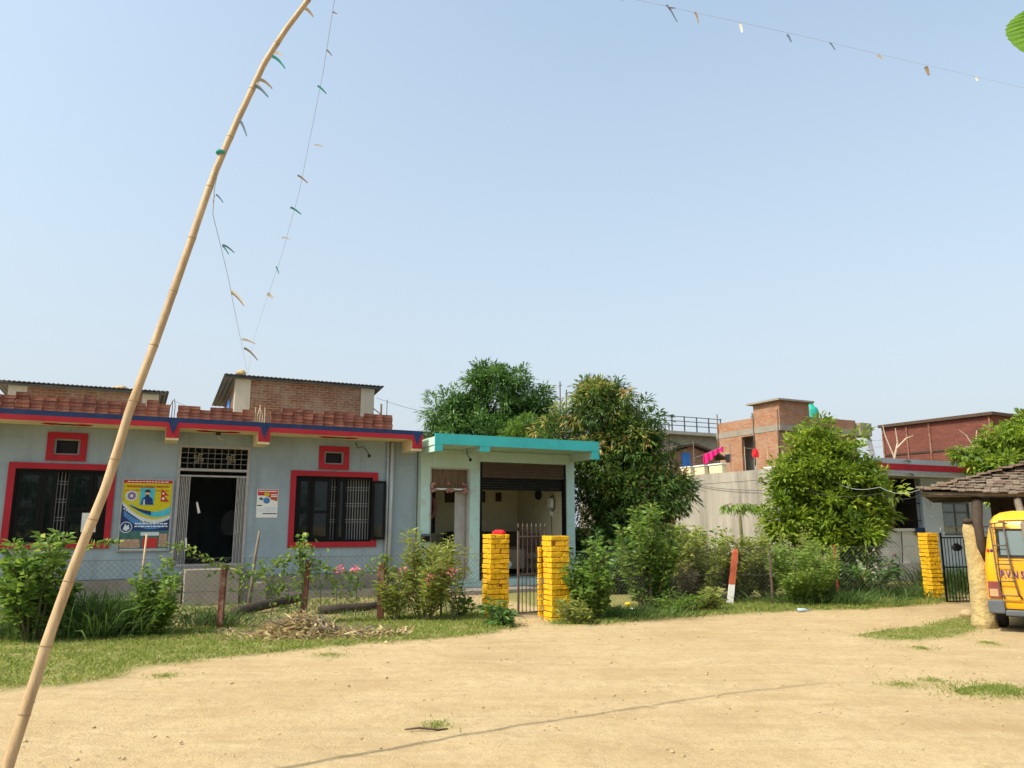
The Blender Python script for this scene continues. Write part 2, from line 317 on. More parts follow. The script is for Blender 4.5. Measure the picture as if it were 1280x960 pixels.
def crown_points(lobes, ncl, shell=.5, rough=.22):
    """cluster centres through lobes [(c, (rx,ry,rz))], biased to their outer shell, with gaps"""
    C = np.array([l[0] for l in lobes], float); Rr = np.array([l[1] for l in lobes], float); wt = (Rr.prod(1))**(2/3); wt /= wt.sum()
    k = RNG.choice(len(lobes), ncl, p=wt); d = sphere_dirs(ncl)
    nz = np.array([noise.noise(Vector(q)*2.3+Vector((kk*5.7, 0, 0))) for q, kk in zip(d, k)])
    r = (shell+(1-shell)*RNG.random(ncl)**.6)*(1+rough*nz*2); return C[k]+d*Rr[k]*r[:, None], d, nz
def tree(name, label, base, lobes, m, ncl, per, L, W, trunk_r, group=None, droop=.5, csize=.28, tint=None, limbs=7, shell=.45, cat='tree', rough=.22, spread=.9):
    t = thing(name, label, cat, base, 0, group); B = Vector(base)
    pts, d, nz = crown_points([(np.array(l[0])-np.array(B), l[1]) for l in lobes], ncl, shell, rough)
    cr = csize*RNG.uniform(.55, 1.45, ncl); kk = np.maximum(4, (per*(cr/csize)**1.6)).astype(int); idx = np.repeat(np.arange(ncl), kk)
    Q = pts[idx]; dd = d[idx]; n = len(Q); rd = sphere_dirs(n); rd[:, 2] = np.where((rd[:, 2] < -.35) & (RNG.random(n) < .6), -rd[:, 2], rd[:, 2])
    D = dd*.45+rd*spread+RNG.normal(0, .25, (n, 3)); D[:, 2] -= droop
    Q = Q+rd*(cr[idx]*RNG.uniform(.1, .85, n))[:, None]*[1.15, 1.15, .8]
    rn = RNG.normal(.36, .15, ncl)
    if tint is not None: rn = tint(pts, rn)
    rnd = rn[idx]+RNG.normal(0, .12, n); gd = rd*1.3+dd*.4; gd[:, 2] += .5
    leaves('crown', Q, D, L, W, m, t, rnd, droop=.12, guide=gd)
    mb = MB(); cz = min(l[0][2]-l[1][2]*.2 for l in lobes)-B.z; top = Vector((np.mean([l[0][0] for l in lobes])-B.x, np.mean([l[0][1] for l in lobes])-B.y, max(cz, .6)))
    mb.tube([Vector((0, 0, -.1)), top*.35+Vector((.05, .03, 0)), top*.7+Vector((-.04, 0, 0)), top], [trunk_r*1.25, trunk_r, trunk_r*.9, trunk_r*.75], 10)
    for l in sorted(lobes, key=lambda q: -q[1][0])[:limbs]:
        c = Vector(l[0])-B; a = top*random.uniform(.75, 1); mid = (a+c)/2+Vector((random.uniform(-.2, .2), random.uniform(-.2, .2), .1))
        mb.tube([a, mid, c, c+(c-mid)*.5], [trunk_r*.5, trunk_r*.35, trunk_r*.2, trunk_r*.08], 6)
    mb.build('trunk', M['bark'], t); return t
def pxlobe(px, py, rx, ry, Y, dep=None):
    c = PY(px, py, Y); k = Y/F*1.0; return (tuple(c), (rx*k, (dep or rx*k*.9), ry*k))
def shrub(name, label, base, h, spread, nst, nleaf, L, W, m, cat='shrub', group=None, lo=.15, droop=.2, up=.5, thick=.012, arch=.3, rnd0=.4, flowers=0, jitter=.05, lean=(0, 0)):
    t = thing(name, label, cat, base, 0, group); mb = MB(); P = []; D = []; tips = []
    for i in range(nst):
        a = random.uniform(0, 2*math.pi); s = spread*math.sqrt(random.random()); hh = h*(random.uniform(.45, 1.0) if i else 1.05)*(1-.25*(s/max(spread, .01))**2)
        e = Vector((math.cos(a)*s+lean[0], math.sin(a)*s+lean[1], hh)); b0 = Vector((math.cos(a)*s*.25, math.sin(a)*s*.25, -.03))
        pp = []
        for q in range(6):
            f = q/5; p = b0.lerp(e, f); p += Vector((math.cos(a), math.sin(a), 0))*arch*spread*(f*f-f)*-.6; p.z = b0.z+(e.z-b0.z)*(f**.85)
            p += Vector((random.uniform(-1, 1), random.uniform(-1, 1), 0))*.03*h*f; pp.append(p)
        mb.tube(pp, [thick*(1-.7*q/5) for q in range(6)], 5); tips.append(pp[-1])
        k = max(1, nleaf//nst); fs = lo+(1-lo)*RNG.random(k)**.8
        for f in fs:
            x = f*5; i0 = min(4, int(x)); p = pp[i0].lerp(pp[i0+1], x-i0); ang = random.uniform(0, 6.283)
            dr = Vector((math.cos(ang), math.sin(ang), up-droop+random.uniform(-.4, .4))); P.append(p+dr.normalized()*random.uniform(0, jitter*2)); D.append(dr)
    rn = RNG.normal(rnd0, .2, len(P)); leaves('foliage', np.array(P), np.array(D), L, W, m, t, rn, droop=.1)
    mb.build('stem', M['stem'], t)
    if flowers:
        FP = []; FD = []
        for p in random.sample(tips, min(flowers, len(tips))):
            for k in range(16): q = Vector(sphere_dirs(1)[0]); FP.append(p+q*.05); FD.append(q+Vector((0, 0, .3)))
        leaves('blossom', np.array(FP), np.array(FD), .06, .045, M['flower'], t)
    return t
def inpoly(x, y, poly):
    c = np.zeros(x.shape, bool); n = len(poly)
    for i in range(n):
        x0, y0 = poly[i][0], poly[i][1]; x1, y1 = poly[(i+1) % n][0], poly[(i+1) % n][1]
        k = ((y0 > y) != (y1 > y)) & (x < (x1-x0)*(y-y0)/((y1-y0) if y1 != y0 else 1e-9)+x0); c ^= k
    return c

# ------------------------------------------------------------------ camera, sun, sky
cam = bpy.data.cameras.new('camera'); cam.sensor_width = 36; cam.lens = F/1280*36; cam.clip_end = 2000; cam.clip_start = .05
co = bpy.data.objects.new('camera', cam); COL.objects.link(co); co.location = (0, 0, H); co.rotation_euler = (R(90)+PT, 0, 0); SC.camera = co
EL = R(50); SD = Vector((-.857, -.515, 0)).normalized()
sun_dir = Vector((SD.x*math.cos(EL), SD.y*math.cos(EL), math.sin(EL)))
sl = bpy.data.lights.new('sun', 'SUN'); sl.energy = 2.6; sl.angle = R(.6); sl.color = (1, .93, .80)
so = bpy.data.objects.new('sun', sl); COL.objects.link(so); so.rotation_euler = sun_dir.to_track_quat('Z', 'Y').to_euler(); so.location = (-20, -12, 30)
w = bpy.data.worlds.new('World'); SC.world = w; w.use_nodes = True; N = w.node_tree.nodes; Lk = w.node_tree.links
sky = N.new('ShaderNodeTexSky'); sky.sky_type = 'NISHITA'; sky.sun_disc = False; sky.sun_elevation = EL; sky.sun_rotation = math.atan2(sun_dir.x, sun_dir.y)
sky.air_density = 1.3; sky.dust_density = 5.0; sky.ozone_density = 1.0
tcw = N.new('ShaderNodeTexCoord'); sxy = N.new('ShaderNodeSeparateXYZ'); Lk.new(tcw.outputs['Generated'], sxy.inputs[0])
mrw = N.new('ShaderNodeMapRange'); mrw.inputs[1].default_value = 0; mrw.inputs[2].default_value = .6; mrw.inputs[3].default_value = .85; mrw.inputs[4].default_value = .30; Lk.new(sxy.outputs[2], mrw.inputs[0])
gn = N.new('ShaderNodeMix'); gn.data_type = 'RGBA'; gn.blend_type = 'MULTIPLY'; gn.inputs[0].default_value = 1; Lk.new(sky.outputs[0], gn.inputs[6]); gn.inputs[7].default_value = (1.05, 1.15, 1.06, 1)
ncl = N.new('ShaderNodeTexNoise'); ncl.inputs['Scale'].default_value = 2.2; ncl.inputs['Detail'].default_value = 5; Lk.new(tcw.outputs['Generated'], ncl.inputs[0])
nad = N.new('ShaderNodeMath'); nad.operation = 'MULTIPLY_ADD'; nad.inputs[1].default_value = .22; nad.use_clamp = True; Lk.new(ncl.outputs[0], nad.inputs[0]); nsb = N.new('ShaderNodeMath'); nsb.operation = 'SUBTRACT'; nsb.inputs[1].default_value = .11; Lk.new(mrw.outputs[0], nsb.inputs[0]); Lk.new(nsb.outputs[0], nad.inputs[2])
hz_ = N.new('ShaderNodeMix'); hz_.data_type = 'RGBA'; Lk.new(nad.outputs[0], hz_.inputs[0]); Lk.new(gn.outputs[2], hz_.inputs[6]); hz_.inputs[7].default_value = (2.60, 2.80, 3.22, 1)   # the low haze of a dusty morning
Lk.new(hz_.outputs[2], N['Background'].inputs[0]); N['Background'].inputs[1].default_value = .15
SC.view_settings.view_transform = 'Standard'; SC.view_settings.look = 'None'; SC.view_settings.gamma = 1; SC.view_settings.exposure = .8
SC.cycles.max_bounces = 6; SC.cycles.transparent_max_bounces = 12

# ------------------------------------------------------------------ ground
def gp(pl): return [tuple(G(x, y).xy) for x, y in pl]
VERGE_L = [(-16, 3.5)]+gp([(-60, 872), (0, 862), (60, 860), (135, 848), (150, 838), (230, 829), (300, 820), (400, 811), (480, 803), (560, 798), (620, 791), (642, 783), (640, 768), (560, 766), (450, 772), (280, 783), (130, 792), (0, 800)])+[(-16, 6.5)]
VERGE_R = gp([(690, 782), (750, 781), (800, 776), (900, 769), (1000, 764), (1080, 762), (1150, 757), (1185, 753), (1150, 742), (1000, 748), (900, 753), (720, 765)])
PATCH = gp([(1070, 795), (1110, 788), (1150, 783), (1200, 772), (1224, 773), (1222, 786), (1185, 798), (1130, 801), (1095, 800)])
PATCH2 = gp([(1192, 865), (1225, 859), (1262, 856), (1280, 862), (1272, 871), (1215, 871)])
PATCH3 = gp([(0, 862), (0, 872), (35, 868), (25, 861)])
SMALL = [(1127, 857, 22, 3), (1165, 852, 16, 3), (1150, 811, 9, 2), (1236, 805, 9, 2), (545, 908, 14, 6), (262, 820, 25, 4), (410, 820, 18, 3), (205, 846, 16, 3)]
def axis(lo, hi, st, ext):
    a = list(np.arange(lo, hi+1e-6, st)); g = st; p = []; x = hi
    while x < ext: g *= 1.6; x += g; p.append(x)
    g = st; q = []; x = lo
    while x > -ext: g *= 1.6; x -= g; q.append(x)
    return np.array(q[::-1]+a+p)
gx = axis(-10, 14, .09, 420); gy = axis(2.5, 20, .09, 420); X, Y = np.meshgrid(gx, gy)
Z = np.zeros_like(X); Msk = np.zeros_like(X); Dry = np.zeros_like(X); near = (X > -10.1) & (X < 14.1) & (Y > 2.4) & (Y < 20.1)
FENCE_V = -4.9; HA = Frame((-6.35, 16.8), 26)
nzv = np.zeros_like(X); nz2 = np.zeros_like(X)
for i, j in zip(*np.where(near)):
    nzv[i, j] = noise.noise(Vector((X[i, j]*.9, Y[i, j]*.9, 0)))+.5*noise.noise(Vector((X[i, j]*2.6, Y[i, j]*2.6, 4)))
    nz2[i, j] = noise.noise(Vector((X[i, j]*6, Y[i, j]*6, 9)))
Z += .016*nzv+.009*nz2
wx, wy = X+.22*nzv+.12*nz2, Y+.22*nzv+.12*nz2
for pl in (VERGE_L, VERGE_R, PATCH, PATCH2): Msk[inpoly(wx, wy, pl)] = 1
for (px, py, rx, ry) in SMALL:
    c = G(px, py); e = G(px+rx, py); f = G(px, py-ry); a = (e-c).length; b = (f-c).length
    Msk[((wx-c.x)/a)**2+((wy-c.y)/b)**2 < 1] = .8
V_ = -(X-HA.o[0])*HA.s+(Y-HA.o[1])*HA.c; U_ = (X-HA.o[0])*HA.c+(Y-HA.o[1])*HA.s
Dry[(V_ > FENCE_V+.15) & (U_ < 5)] = 1
Msk[(V_ > -5.3) & (U_ > 5.6)] = 1
Msk[near & (V_ > FENCE_V+.1) & (U_ < 5) & (nzv > .28)] = .7
Z[Msk > .5] += .012
def blur(A, n):
    for _ in range(n):
        B = A.copy(); B[1:-1, 1:-1] = (A[1:-1, 1:-1]*2+A[:-2, 1:-1]+A[2:, 1:-1]+A[1:-1, :-2]+A[1:-1, 2:])/6; A = B
    return A
Msk = blur(Msk, 2); Msk = np.clip(Msk*1.1+.3*nz2*(Msk > .05), 0, 1); Dry = blur(Dry, 3)
me = bpy.data.meshes.new('ground'); ny, nx = X.shape
me.from_pydata(np.stack([X, Y, Z], -1).reshape(-1, 3).tolist(), [], [(i*nx+j, i*nx+j+1, (i+1)*nx+j+1, (i+1)*nx+j) for i in range(ny-1) for j in range(nx-1)])
for nm, arr in (('grassy', Msk), ('straw', Dry)):
    a = me.attributes.new(nm, 'FLOAT', 'POINT'); a.data.foreach_set('value', arr.reshape(-1).astype(np.float32))
me.polygons.foreach_set('use_smooth', [True]*len(me.polygons))
gm = bpy.data.materials.new('sandy_dirt'); t, N, L = nt(gm); b = N['Principled BSDF']; b.inputs['Roughness'].default_value = 1; b.inputs['Specular IOR Level'].default_value = .05
tc = N.new('ShaderNodeTexCoord')
def nz(scale, detail=8, rough=.6, vec=None, dist=0):
    n = N.new('ShaderNodeTexNoise'); n.inputs['Scale'].default_value = scale; n.inputs['Detail'].default_value = detail; n.inputs['Roughness'].default_value = rough; n.inputs['Distortion'].default_value = dist
    L.new(vec or tc.outputs['Object'], n.inputs[0]); return n.outputs[0]
def ramp(inp, stops):
    r = N.new('ShaderNodeValToRGB'); e = r.color_ramp.elements
    while len(e) < len(stops): e.new(.5)
    for k, (p, c) in enumerate(stops): e[k].position = p; e[k].color = (*c, 1) if hasattr(c, '__len__') else (c, c, c, 1)
    L.new(inp, r.inputs[0]); return r.outputs[0]
def mix(f, a, b_, mode='MIX'):
    m = N.new('ShaderNodeMix'); m.data_type = 'RGBA'; m.blend_type = mode
    for s, v in ((0, f), (6, a), (7, b_)):
        if hasattr(v, 'links') or isinstance(v, bpy.types.NodeSocket): L.new(v, m.inputs[s])
        else: m.inputs[s].default_value = v if s == 0 else (*v, 1)
    return m.outputs[2]
base = ramp(nz(.55, 10, .62, dist=.4), [(.3, (.47, .345, .19)), (.5, (.55, .415, .235)), (.72, (.61, .475, .285))])
base = mix(ramp(nz(1.9, 10, .72, dist=.6), [(.46, 0.0), (.72, .65)]), base, (.41, .29, .15))
mpv = N.new('ShaderNodeMapping'); mpv.inputs['Rotation'].default_value = (0, 0, R(-24)); mpv.inputs['Scale'].default_value = (.22, 2.0, 1); L.new(tc.outputs['Object'], mpv.inputs[0])
base = mix(ramp(nz(1.4, 8, .65, mpv.outputs[0], .5), [(.44, 0.0), (.66, .6)]), base, (.63, .50, .31))
base = mix(ramp(nz(2.6, 8, .7, mpv.outputs[0], .6), [(.54, 0.0), (.68, .5)]), base, (.39, .28, .15))
base = mix(ramp(nz(26, 6, .7), [(.34, .35), (.5, 0.0)]), base, (.38, .27, .15))
base = mix(ramp(nz(8, 6, .75, dist=.9), [(.36, .6), (.52, 0.0)]), base, (.42, .305, .17))
base = mix(ramp(nz(38, 5, .7), [(.55, 0.0), (.7, .35)]), base, (.64, .52, .34))
base = mix(ramp(nz(70, 3, .6), [(.62, 0.0), (.70, .6)]), base, (.25, .18, .10))
base = mix(1.0, base, (.80, .785, .765), 'MULTIPLY')
ag = N.new('ShaderNodeAttribute'); ag.attribute_name = 'grassy'; as_ = N.new('ShaderNodeAttribute'); as_.attribute_name = 'straw'
straw = ramp(nz(6, 8, .7), [(.3, (.22, .16, .075)), (.5, (.34, .26, .13)), (.7, (.40, .32, .17))])
base = mix(as_.outputs['Fac'], base, straw)
soil = ramp(nz(9, 8, .7), [(.3, (.12, .135, .035)), (.5, (.18, .185, .055)), (.72, (.30, .25, .11))])
gf = N.new('ShaderNodeMath'); gf.operation = 'MULTIPLY'; gf.inputs[1].default_value = .85; L.new(ag.outputs['Fac'], gf.inputs[0])
base = mix(gf.outputs[0], base, soil)
L.new(base, b.inputs['Base Color'])
bp = N.new('ShaderNodeBump'); bp.inputs['Strength'].default_value = .5; bp.inputs['Distance'].default_value = .03
hsum = N.new('ShaderNodeMath'); hs2 = N.new('ShaderNodeMath'); hs2.operation = 'MULTIPLY_ADD'; L.new(nz(6, 6, .7, dist=.5), hs2.inputs[0]); hs2.inputs[1].default_value = 1.5; L.new(nz(18, 8, .7), hs2.inputs[2]); L.new(hs2.outputs[0], hsum.inputs[0]); L.new(nz(60, 4, .6), hsum.inputs[1]); L.new(hsum.outputs[0], bp.inputs['Height']); L.new(bp.outputs[0], b.inputs['Normal'])
me.materials.append(gm); go = bpy.data.objects.new('ground', me); COL.objects.link(go); go['kind'] = 'structure'; go['label'] = 'sandy sunlit dirt ground of the open yard'

# grass: blades grown over the verges and patches
def grass(name, label, polys, n, hgt, wid, m=None, ell=None, thin=.0):
    P = []
    for pl in polys:
        a = np.array(pl); lo, hi = a.min(0), a.max(0); k = 0; got = 0
        while got < n and k < 40:
            k += 1; q = lo+(hi-lo)*RNG.random((n, 2)); nn = np.array([noise.noise(Vector((x*.9, y*.9, 0)))+.5*noise.noise(Vector((x*2.6, y*2.6, 4))) for x, y in q])
            n2 = np.array([noise.noise(Vector((x*3.2, y*3.2, 7))) for x, y in q])
            okk = inpoly(q[:, 0]+.22*nn, q[:, 1]+.22*nn, pl) & (RNG.random(n) < .42+.9*n2) & (q[:, 0] > -9)
            P.append(q[okk]); got += okk.sum()
    if ell:
        for (px, py, rx, ry) in ell:
            c = G(px, py); a = (G(px+rx, py)-c).length; bb = (G(px, py-ry)-c).length; q = RNG.normal(0, .45, (160, 2))*[a, bb]+[c.x, c.y]; P.append(q)
    P = np.concatenate(P); kk = RNG.random(len(P)) < .3; P[kk] += RNG.normal(0, .16, (kk.sum(), 2)); P3 = np.column_stack([P, np.full(len(P), .005)]); D = RNG.normal(0, .55, (len(P), 3)); D[:, 2] = 1
    return tag(leaves(name, P3, D, hgt, wid, m or L_grass, None, np.clip(RNG.normal(.5, .25, len(P)), 0, 1), fold=.1, wpos=.35, droop=.25), label, None, None, 'stuff')
grass('verge_grass', 'short green grass along the foot of the fence', [VERGE_L], 44000, .085, .013)
grass('roadside_grass', 'short grass strip below the hedge on the right', [VERGE_R], 22000, .11, .014)
grass('grass_patch', 'low grass patches spreading over the dirt', [PATCH, PATCH2], 5000, .04, .010, ell=SMALL)
yardp = [tuple(HA.w(u, v).xy) for u, v in ((-7, -4.7), (4.5, -4.7), (4.5, -1), (-7, -1))]
grass('yard_grass', 'sparse dry grass inside the fenced front yard', [yardp], 7000, .13, .014, L_tall)
# fallen dry leaves and straw bits strewn over the yard and verge
n_ = 1500; yy = 3.4+12*RNG.random(n_)**1.3; xx = RNG.uniform(-.8, .75, n_)*yy; kp = (-(xx-HA.o[0])*HA.s+(yy-HA.o[1])*HA.c) < -4.2; xx, yy = xx[kp], yy[kp]; kp = RNG.random(len(xx)) < np.clip(.12+.11*(yy-5), .05, 1); xx, yy = xx[kp], yy[kp]
D_ = RNG.normal(size=(len(xx), 3)); D_[:, 2] *= .12
tag(leaves('fallen_leaves', np.column_stack([xx, yy, np.full(len(xx), .025)]), D_, .045, .014, L_dry, None, None), 'scattered fallen dry leaves and straw bits on the dirt', None, None, 'stuff')
# pebbles and crumbs of earth lying on the dirt: nobody could count them
mb = MB()
for i in range(800):
    y = 3.6+10*random.random()**1.4; x = random.uniform(-.75, .72)*y; r = random.choice((.004, .005, .006, .008, .011, .015))
    mb.blob((x, y, r*.4), r, 1, .35, (1.2, 1, .7), i)
tag(mb.build('pebbles', M['stone']), 'small pebbles and crumbs of earth on the dirt', None, None, 'stuff')
for k, (px, py, r, lab) in enumerate(((1211, 771, .13, 'tan stone lying in the grass beside the mud coated post'), (1245, 778, .12, 'flat wood chunk on the ground behind the mud coated post'))):
    p = G(px, py); mb = MB(); mb.blob((0, 0, r*.35), r, 2, .3, (1.2, .9, .62), k+3); tag(mb.build('stone' if k == 0 else 'wood_block', M['stone'] if k == 0 else M['wood'], loc=p), lab, 'stone' if k == 0 else 'wood')
mb = MB(); mb.tube([(-.14, 0, .012), (-.03, .02, .02), (.12, -.01, .014), (.2, .03, .012)], [.006, .009, .008, .004], 6); tag(mb.build('stick', M['brownwood'], loc=G(528, 914)), 'short reddish stick lying on the dirt in the foreground', 'stick')

# ------------------------------------------------------------------ blue grey house
house = thing('house', 'long blue grey house with a red and navy roof edge and red window surrounds', 'house', (-6.35, 16.8, 0), 26)
WL, WR = (-3.78, -2.14, 1.24, 2.68), (1.62, 3.40, 1.20, 2.68); VL, VR = (-3.17, -2.72, 2.97, 3.30), (2.24, 2.68, 2.96, 3.26); DR = (-.86, .60, .72, 3.27)
mb = MB(); mb.wall(-6.6, 4.5, .5, 3.545, 0, .24, [WL, WR, VL, VR, DR]); mb.wall(-6.6, 4.5, .5, 3.545, 7.2, 7.44, [])
mb.box(-6.6, -6.36, .243, 7.197, .5, 3.545); mb.box(4.26, 4.5, .243, 7.197, .5, 3.545); mb.box(-1.6, -1.45, .243, 7.197, .5, 3.545); mb.box(1.1, 1.25, .243, 7.197, .5, 3.545)
mb.build('wall', M['house'], house)
mb = MB(); mb.box(-6.7, 4.52, -.12, 7.5, -.1, .49); mb.box(-6.7, 4.3, -.55, -.123, -.1, .15); mb.build('plinth', M['cement'], house)
mb = MB(); mb.box(-.62, .42, -.95, -.123, -.05, .70); mb.box(-.62, .62, -.123, .24, .493, .717); mb.box(.45, .98, -.8, -.123, -.05, .40); mb.box(-1.0, -.65, -.7, -.123, -.05, .46); mb.build('step', M['cement'], house, .01)
mb = MB(); mb.box(-6.8, 4.35, -.78, 7.6, 3.55, 3.745); slab = mb.build('roof', M['cream'], house)
def band(name, z0, z1, m, y=-.78, th=.012, x0=-6.8, x1=4.36):
    q = MB(); q.box(x0, x1, y-th, y-.001, z0, z1); return q.build(name, m, slab)
band('navy_band', 3.652, 3.75, M['navy']); band('red_band', 3.545, 3.650, M['red'])
for x in (-4.75, -1.04, .76, 4.21):
    q = MB(); q.prism([(x-.12, 3.29), (x+.12, 3.29), (x+.12, 3.548), (x-.12, 3.548)], -.775, -.003); br = q.build('bracket', M['cream'], house)
    q = MB(); q.box(x-.123, x+.123, -.79, -.777, 3.335, 3.543); q.build('red_face', M['red'], br)
    q = MB(); q.prism([(x-.09, 3.651), (x+.09, 3.651), (x, 3.40)], -.80, -.7925); q.build('navy_point', M['navy'], br)
def ornament(cx):
    q = MB()
    for sx in (-1, 1):
        q.cur = 0; pts = [(cx+sx*(.28+.13*math.cos(a)), -.42+.10*math.sin(a), 3.546) for a in np.linspace(0, 2*math.pi, 18)]; q.tube(pts, .014, 4, False)
        q.cur = 1; q.tube([(cx+sx*(.10+.10*math.cos(a)), -.42+.06*math.sin(a), 3.546) for a in np.linspace(0, math.pi, 9)], .016, 4, False)
    q.tube([(cx-.45, -.42, 3.546), (cx+.45, -.43, 3.546)], .008, 4, False)
    q.build('soffit_ornament', [M['red'], M['ink']], house)
for cx in (-2.95, -.14, 2.45): ornament(cx)
def frame_rect(x0, x1, z0, z1, wd, y0, y1):
    q = MB(); q.box(x0, x1, y0, y1, z1-wd, z1); q.box(x0, x1, y0, y1, z0, z0+wd); q.box(x0, x0+wd, y0, y1, z0+wd, z1-wd); q.box(x1-wd, x1, y0, y1, z0+wd, z1-wd); return q
def surround(win, h, wd): frame_rect(h[0]-wd, h[1]+wd, h[2]-wd, h[3]+wd, wd, -.035, .0).build('surround', M['red'], win)
def casement(win, x0, x1, z0, z1, hinge=None, ang=0, panes=1):
    """one dark casement leaf with its pane, closed in the opening or swung out about its hinge"""
    q = frame_rect(0, x1-x0, 0, z1-z0, .07, -.02, .02)
    if panes == 2: q.box(.07, x1-x0-.07, -.02, .02, (z1-z0)*.45-.03, (z1-z0)*.45+.03)
    c = q.build('casement', M['dark'], win); c.location = (x0, .05, z0)
    if hinge == 'right': c.location = (x1, .05, z0); c.rotation_euler = (0, 0, R(180-ang)); 
    q = MB(); q.box(.065, x1-x0-.065, -.004, .004, .065, z1-z0-.065); q.build('pane', M['glass'], c)
def grille(win, h, n, y):
    q = MB()
    for i in range(n): x = h[0]+.04+(h[1]-h[0]-.08)*i/(n-1); q.box(x-.007, x+.007, y-.007, y+.007, h[2], h[3])
    for f in (.3, .34, .55, .59, .8, .84): z = h[2]+(h[3]-h[2])*f; q.box(h[0], h[1], y-.016, y-.0075, z-.006, z+.006)
    q.build('grille', M['grill'], win)
win = MB().box(WL[0], WL[1], .26, .275, WL[2], WL[3]).build('window', M['ink'], house); surround(win, WL, .12)
grille(win, WL, 26, .16); wL = WL[1]-WL[0]
frame_rect(WL[0], WL[1], WL[2], WL[3], .045, .01, .10).build('frame', M['dark'], win)
casement(win, WL[0]+.05, WL[0]+.48, WL[2]+.05, WL[3]-.05, panes=2); casement(win, WL[0]+.49, WL[0]+.72, WL[2]+.05, WL[3]-.05)
casement(win, WL[0]+.92, WL[0]+1.36, WL[2]+.05, WL[3]-.05, panes=2); casement(win, WL[0]+1.37, WL[1]-.05, WL[2]+.05, WL[3]-.05)
q = MB(); q.box(WL[1]-.42, WL[1]-.16, -.0, .012, WL[2]+.2, WL[2]+.58); q.build('stuck_paper', M['cloth'], win)
win = MB().box(WR[0], WR[1], .26, .275, WR[2], WR[3]).build('window', M['ink'], house); surround(win, WR, .12)
grille(win, WR, 28, .16); frame_rect(WR[0], WR[1], WR[2], WR[3], .045, .01, .10).build('frame', M['dark'], win)
casement(win, WR[0]+.05, WR[0]+.36, WR[2]+.05, WR[3]-.05); casement(win, WR[0]+.37, WR[0]+.80, WR[2]+.05, WR[3]-.05, panes=2)
casement(win, WR[0]+.95, WR[0]+1.16, WR[2]+.05, WR[3]-.05); casement(win, WR[1]-.50, WR[1]-.04, WR[2]+.05, WR[3]-.05, 'right', 150)
q = frame_rect(0, .32, 0, 1.36, .06, -.02, .02); c = q.build('casement', M['dark'], win); c.location = (WR[1]-.01, -.03, WR[2]+.04); c.rotation_euler = (0, 0, R(-22)); MB().box(.055, .265, -.004, .004, .055, 1.305).build('pane', M['glass'], c)
for h in (VL, VR):
    win = MB().box(h[0], h[1], .12, .13, h[2], h[3]).build('vent_window', M['ink'], house); frame_rect(h[0]-.13, h[1]+.13, h[2]-.12, h[3]+.12, .125, -.035, .0).build('surround', M['red'], win)
    frame_rect(h[0]+.004, h[1]-.004, h[2]+.004, h[3]-.004, .03, .02, .07).build('frame', M['grill'], win)
# door: steel frame, grid transom with two symbols, folding gate pushed open to both sides
door = frame_rect(DR[0], DR[1], DR[2], DR[3], .05, -.02, .06).build('door', M['steel'], house)
q = MB(); q.box(DR[0]+.05, DR[1]-.05, -.02, .05, 2.72, 2.775); q.box(DR[0]+.05, DR[1]-.05, -.01, .04, 2.60, 2.635); q.build('lintel_bar', M['steel'], door)
q = MB()
for i in range(1, 10): x = DR[0]+.05+(DR[1]-DR[0]-.1)*i/10; q.box(x-.004, x+.004, .012, .020, 2.776, 3.22)
for i in range(1, 4): z = 2.776+.444*i/4; q.box(DR[0]+.05, DR[1]-.05, .004, .011, z-.004, z+.004)
q.build('transom_grid', M['grill'], door)
for cx in (DR[0]+.40, DR[1]-.40):
    q = MB(); a = .085; z = 2.998; y = -.006; b_ = .007
    for (x0, z0, x1, z1) in ((0, -a, 0, a), (-a, 0, a, 0), (0, a, a, a), (a, 0, a, -a), (0, -a, -a, -a), (-a, 0, -a, a)): q.bar((cx+x0, y, z+z0), (cx+x1, y, z+z1), b_*2)
    for sx in (-1, 1):
        for sz in (-1, 1): q.box(cx+sx*.045-.012, cx+sx*.045+.012, y-.012, y, z+sz*.045-.012, z+sz*.045+.012)
    q.build('transom_symbol', M['symbol'], door)
for x0, x1 in ((DR[0]+.055, DR[0]+.26), (DR[1]-.24, DR[1]-.055)):
    q = MB()
    for i in range(7): x = x0+(x1-x0)*i/6; q.box(x-.009, x+.009, -.005+.02*(i % 2), .012+.02*(i % 2), DR[2]+.03, 2.598)
    for k in range(8):
        z = 1.0+.19*k; q.bar((x0, .035, z), (x1, .035, z+.13), .012, .006); q.bar((x0, .043, z+.13), (x1, .043, z), .012, .006)
    q.build('folding_gate', M['steel'], door)
q = MB(); q.face([(-.45, -.03, 2.05), (-.42, -.03, 2.07), (-.35, -.035, 1.84), (-.40, -.035, 1.82)]); q.build('tied_ribbon', M['penw'], door); q = MB(); q.face([(-.62, -.03, 1.3), (-.58, -.03, 1.32), (-.56, -.04, 1.05), (-.60, -.04, 1.04)]); q.build('tied_ribbon', M['penw'], door)
q = MB(); q.tube([(3.74, -.06, .42), (3.74, -.06, 3.54)], .028, 10); q.tube([(3.82, -.07, .50), (3.84, -.07, 3.53)], .048, 10)
for z in (.9, 2.0, 3.1): q.box(3.68, 3.90, -.02, -.001, z, z+.03)
q.build('drainpipe', M['pvc'], house)
q = MB(); q.tube([(2.95, -.03, 3.5), (2.99, -.06, 3.36), (3.12, -.08, 3.40), (3.22, -.10, 3.28), (3.25, -.12, 3.22)], .011, 6); lb = q.build('lamp_cable', M['wire'], house); q = MB(); q.blob((3.26, -.13, 3.18), .04, 2, .05); q.build('bulb_holder', M['ink'], lb)
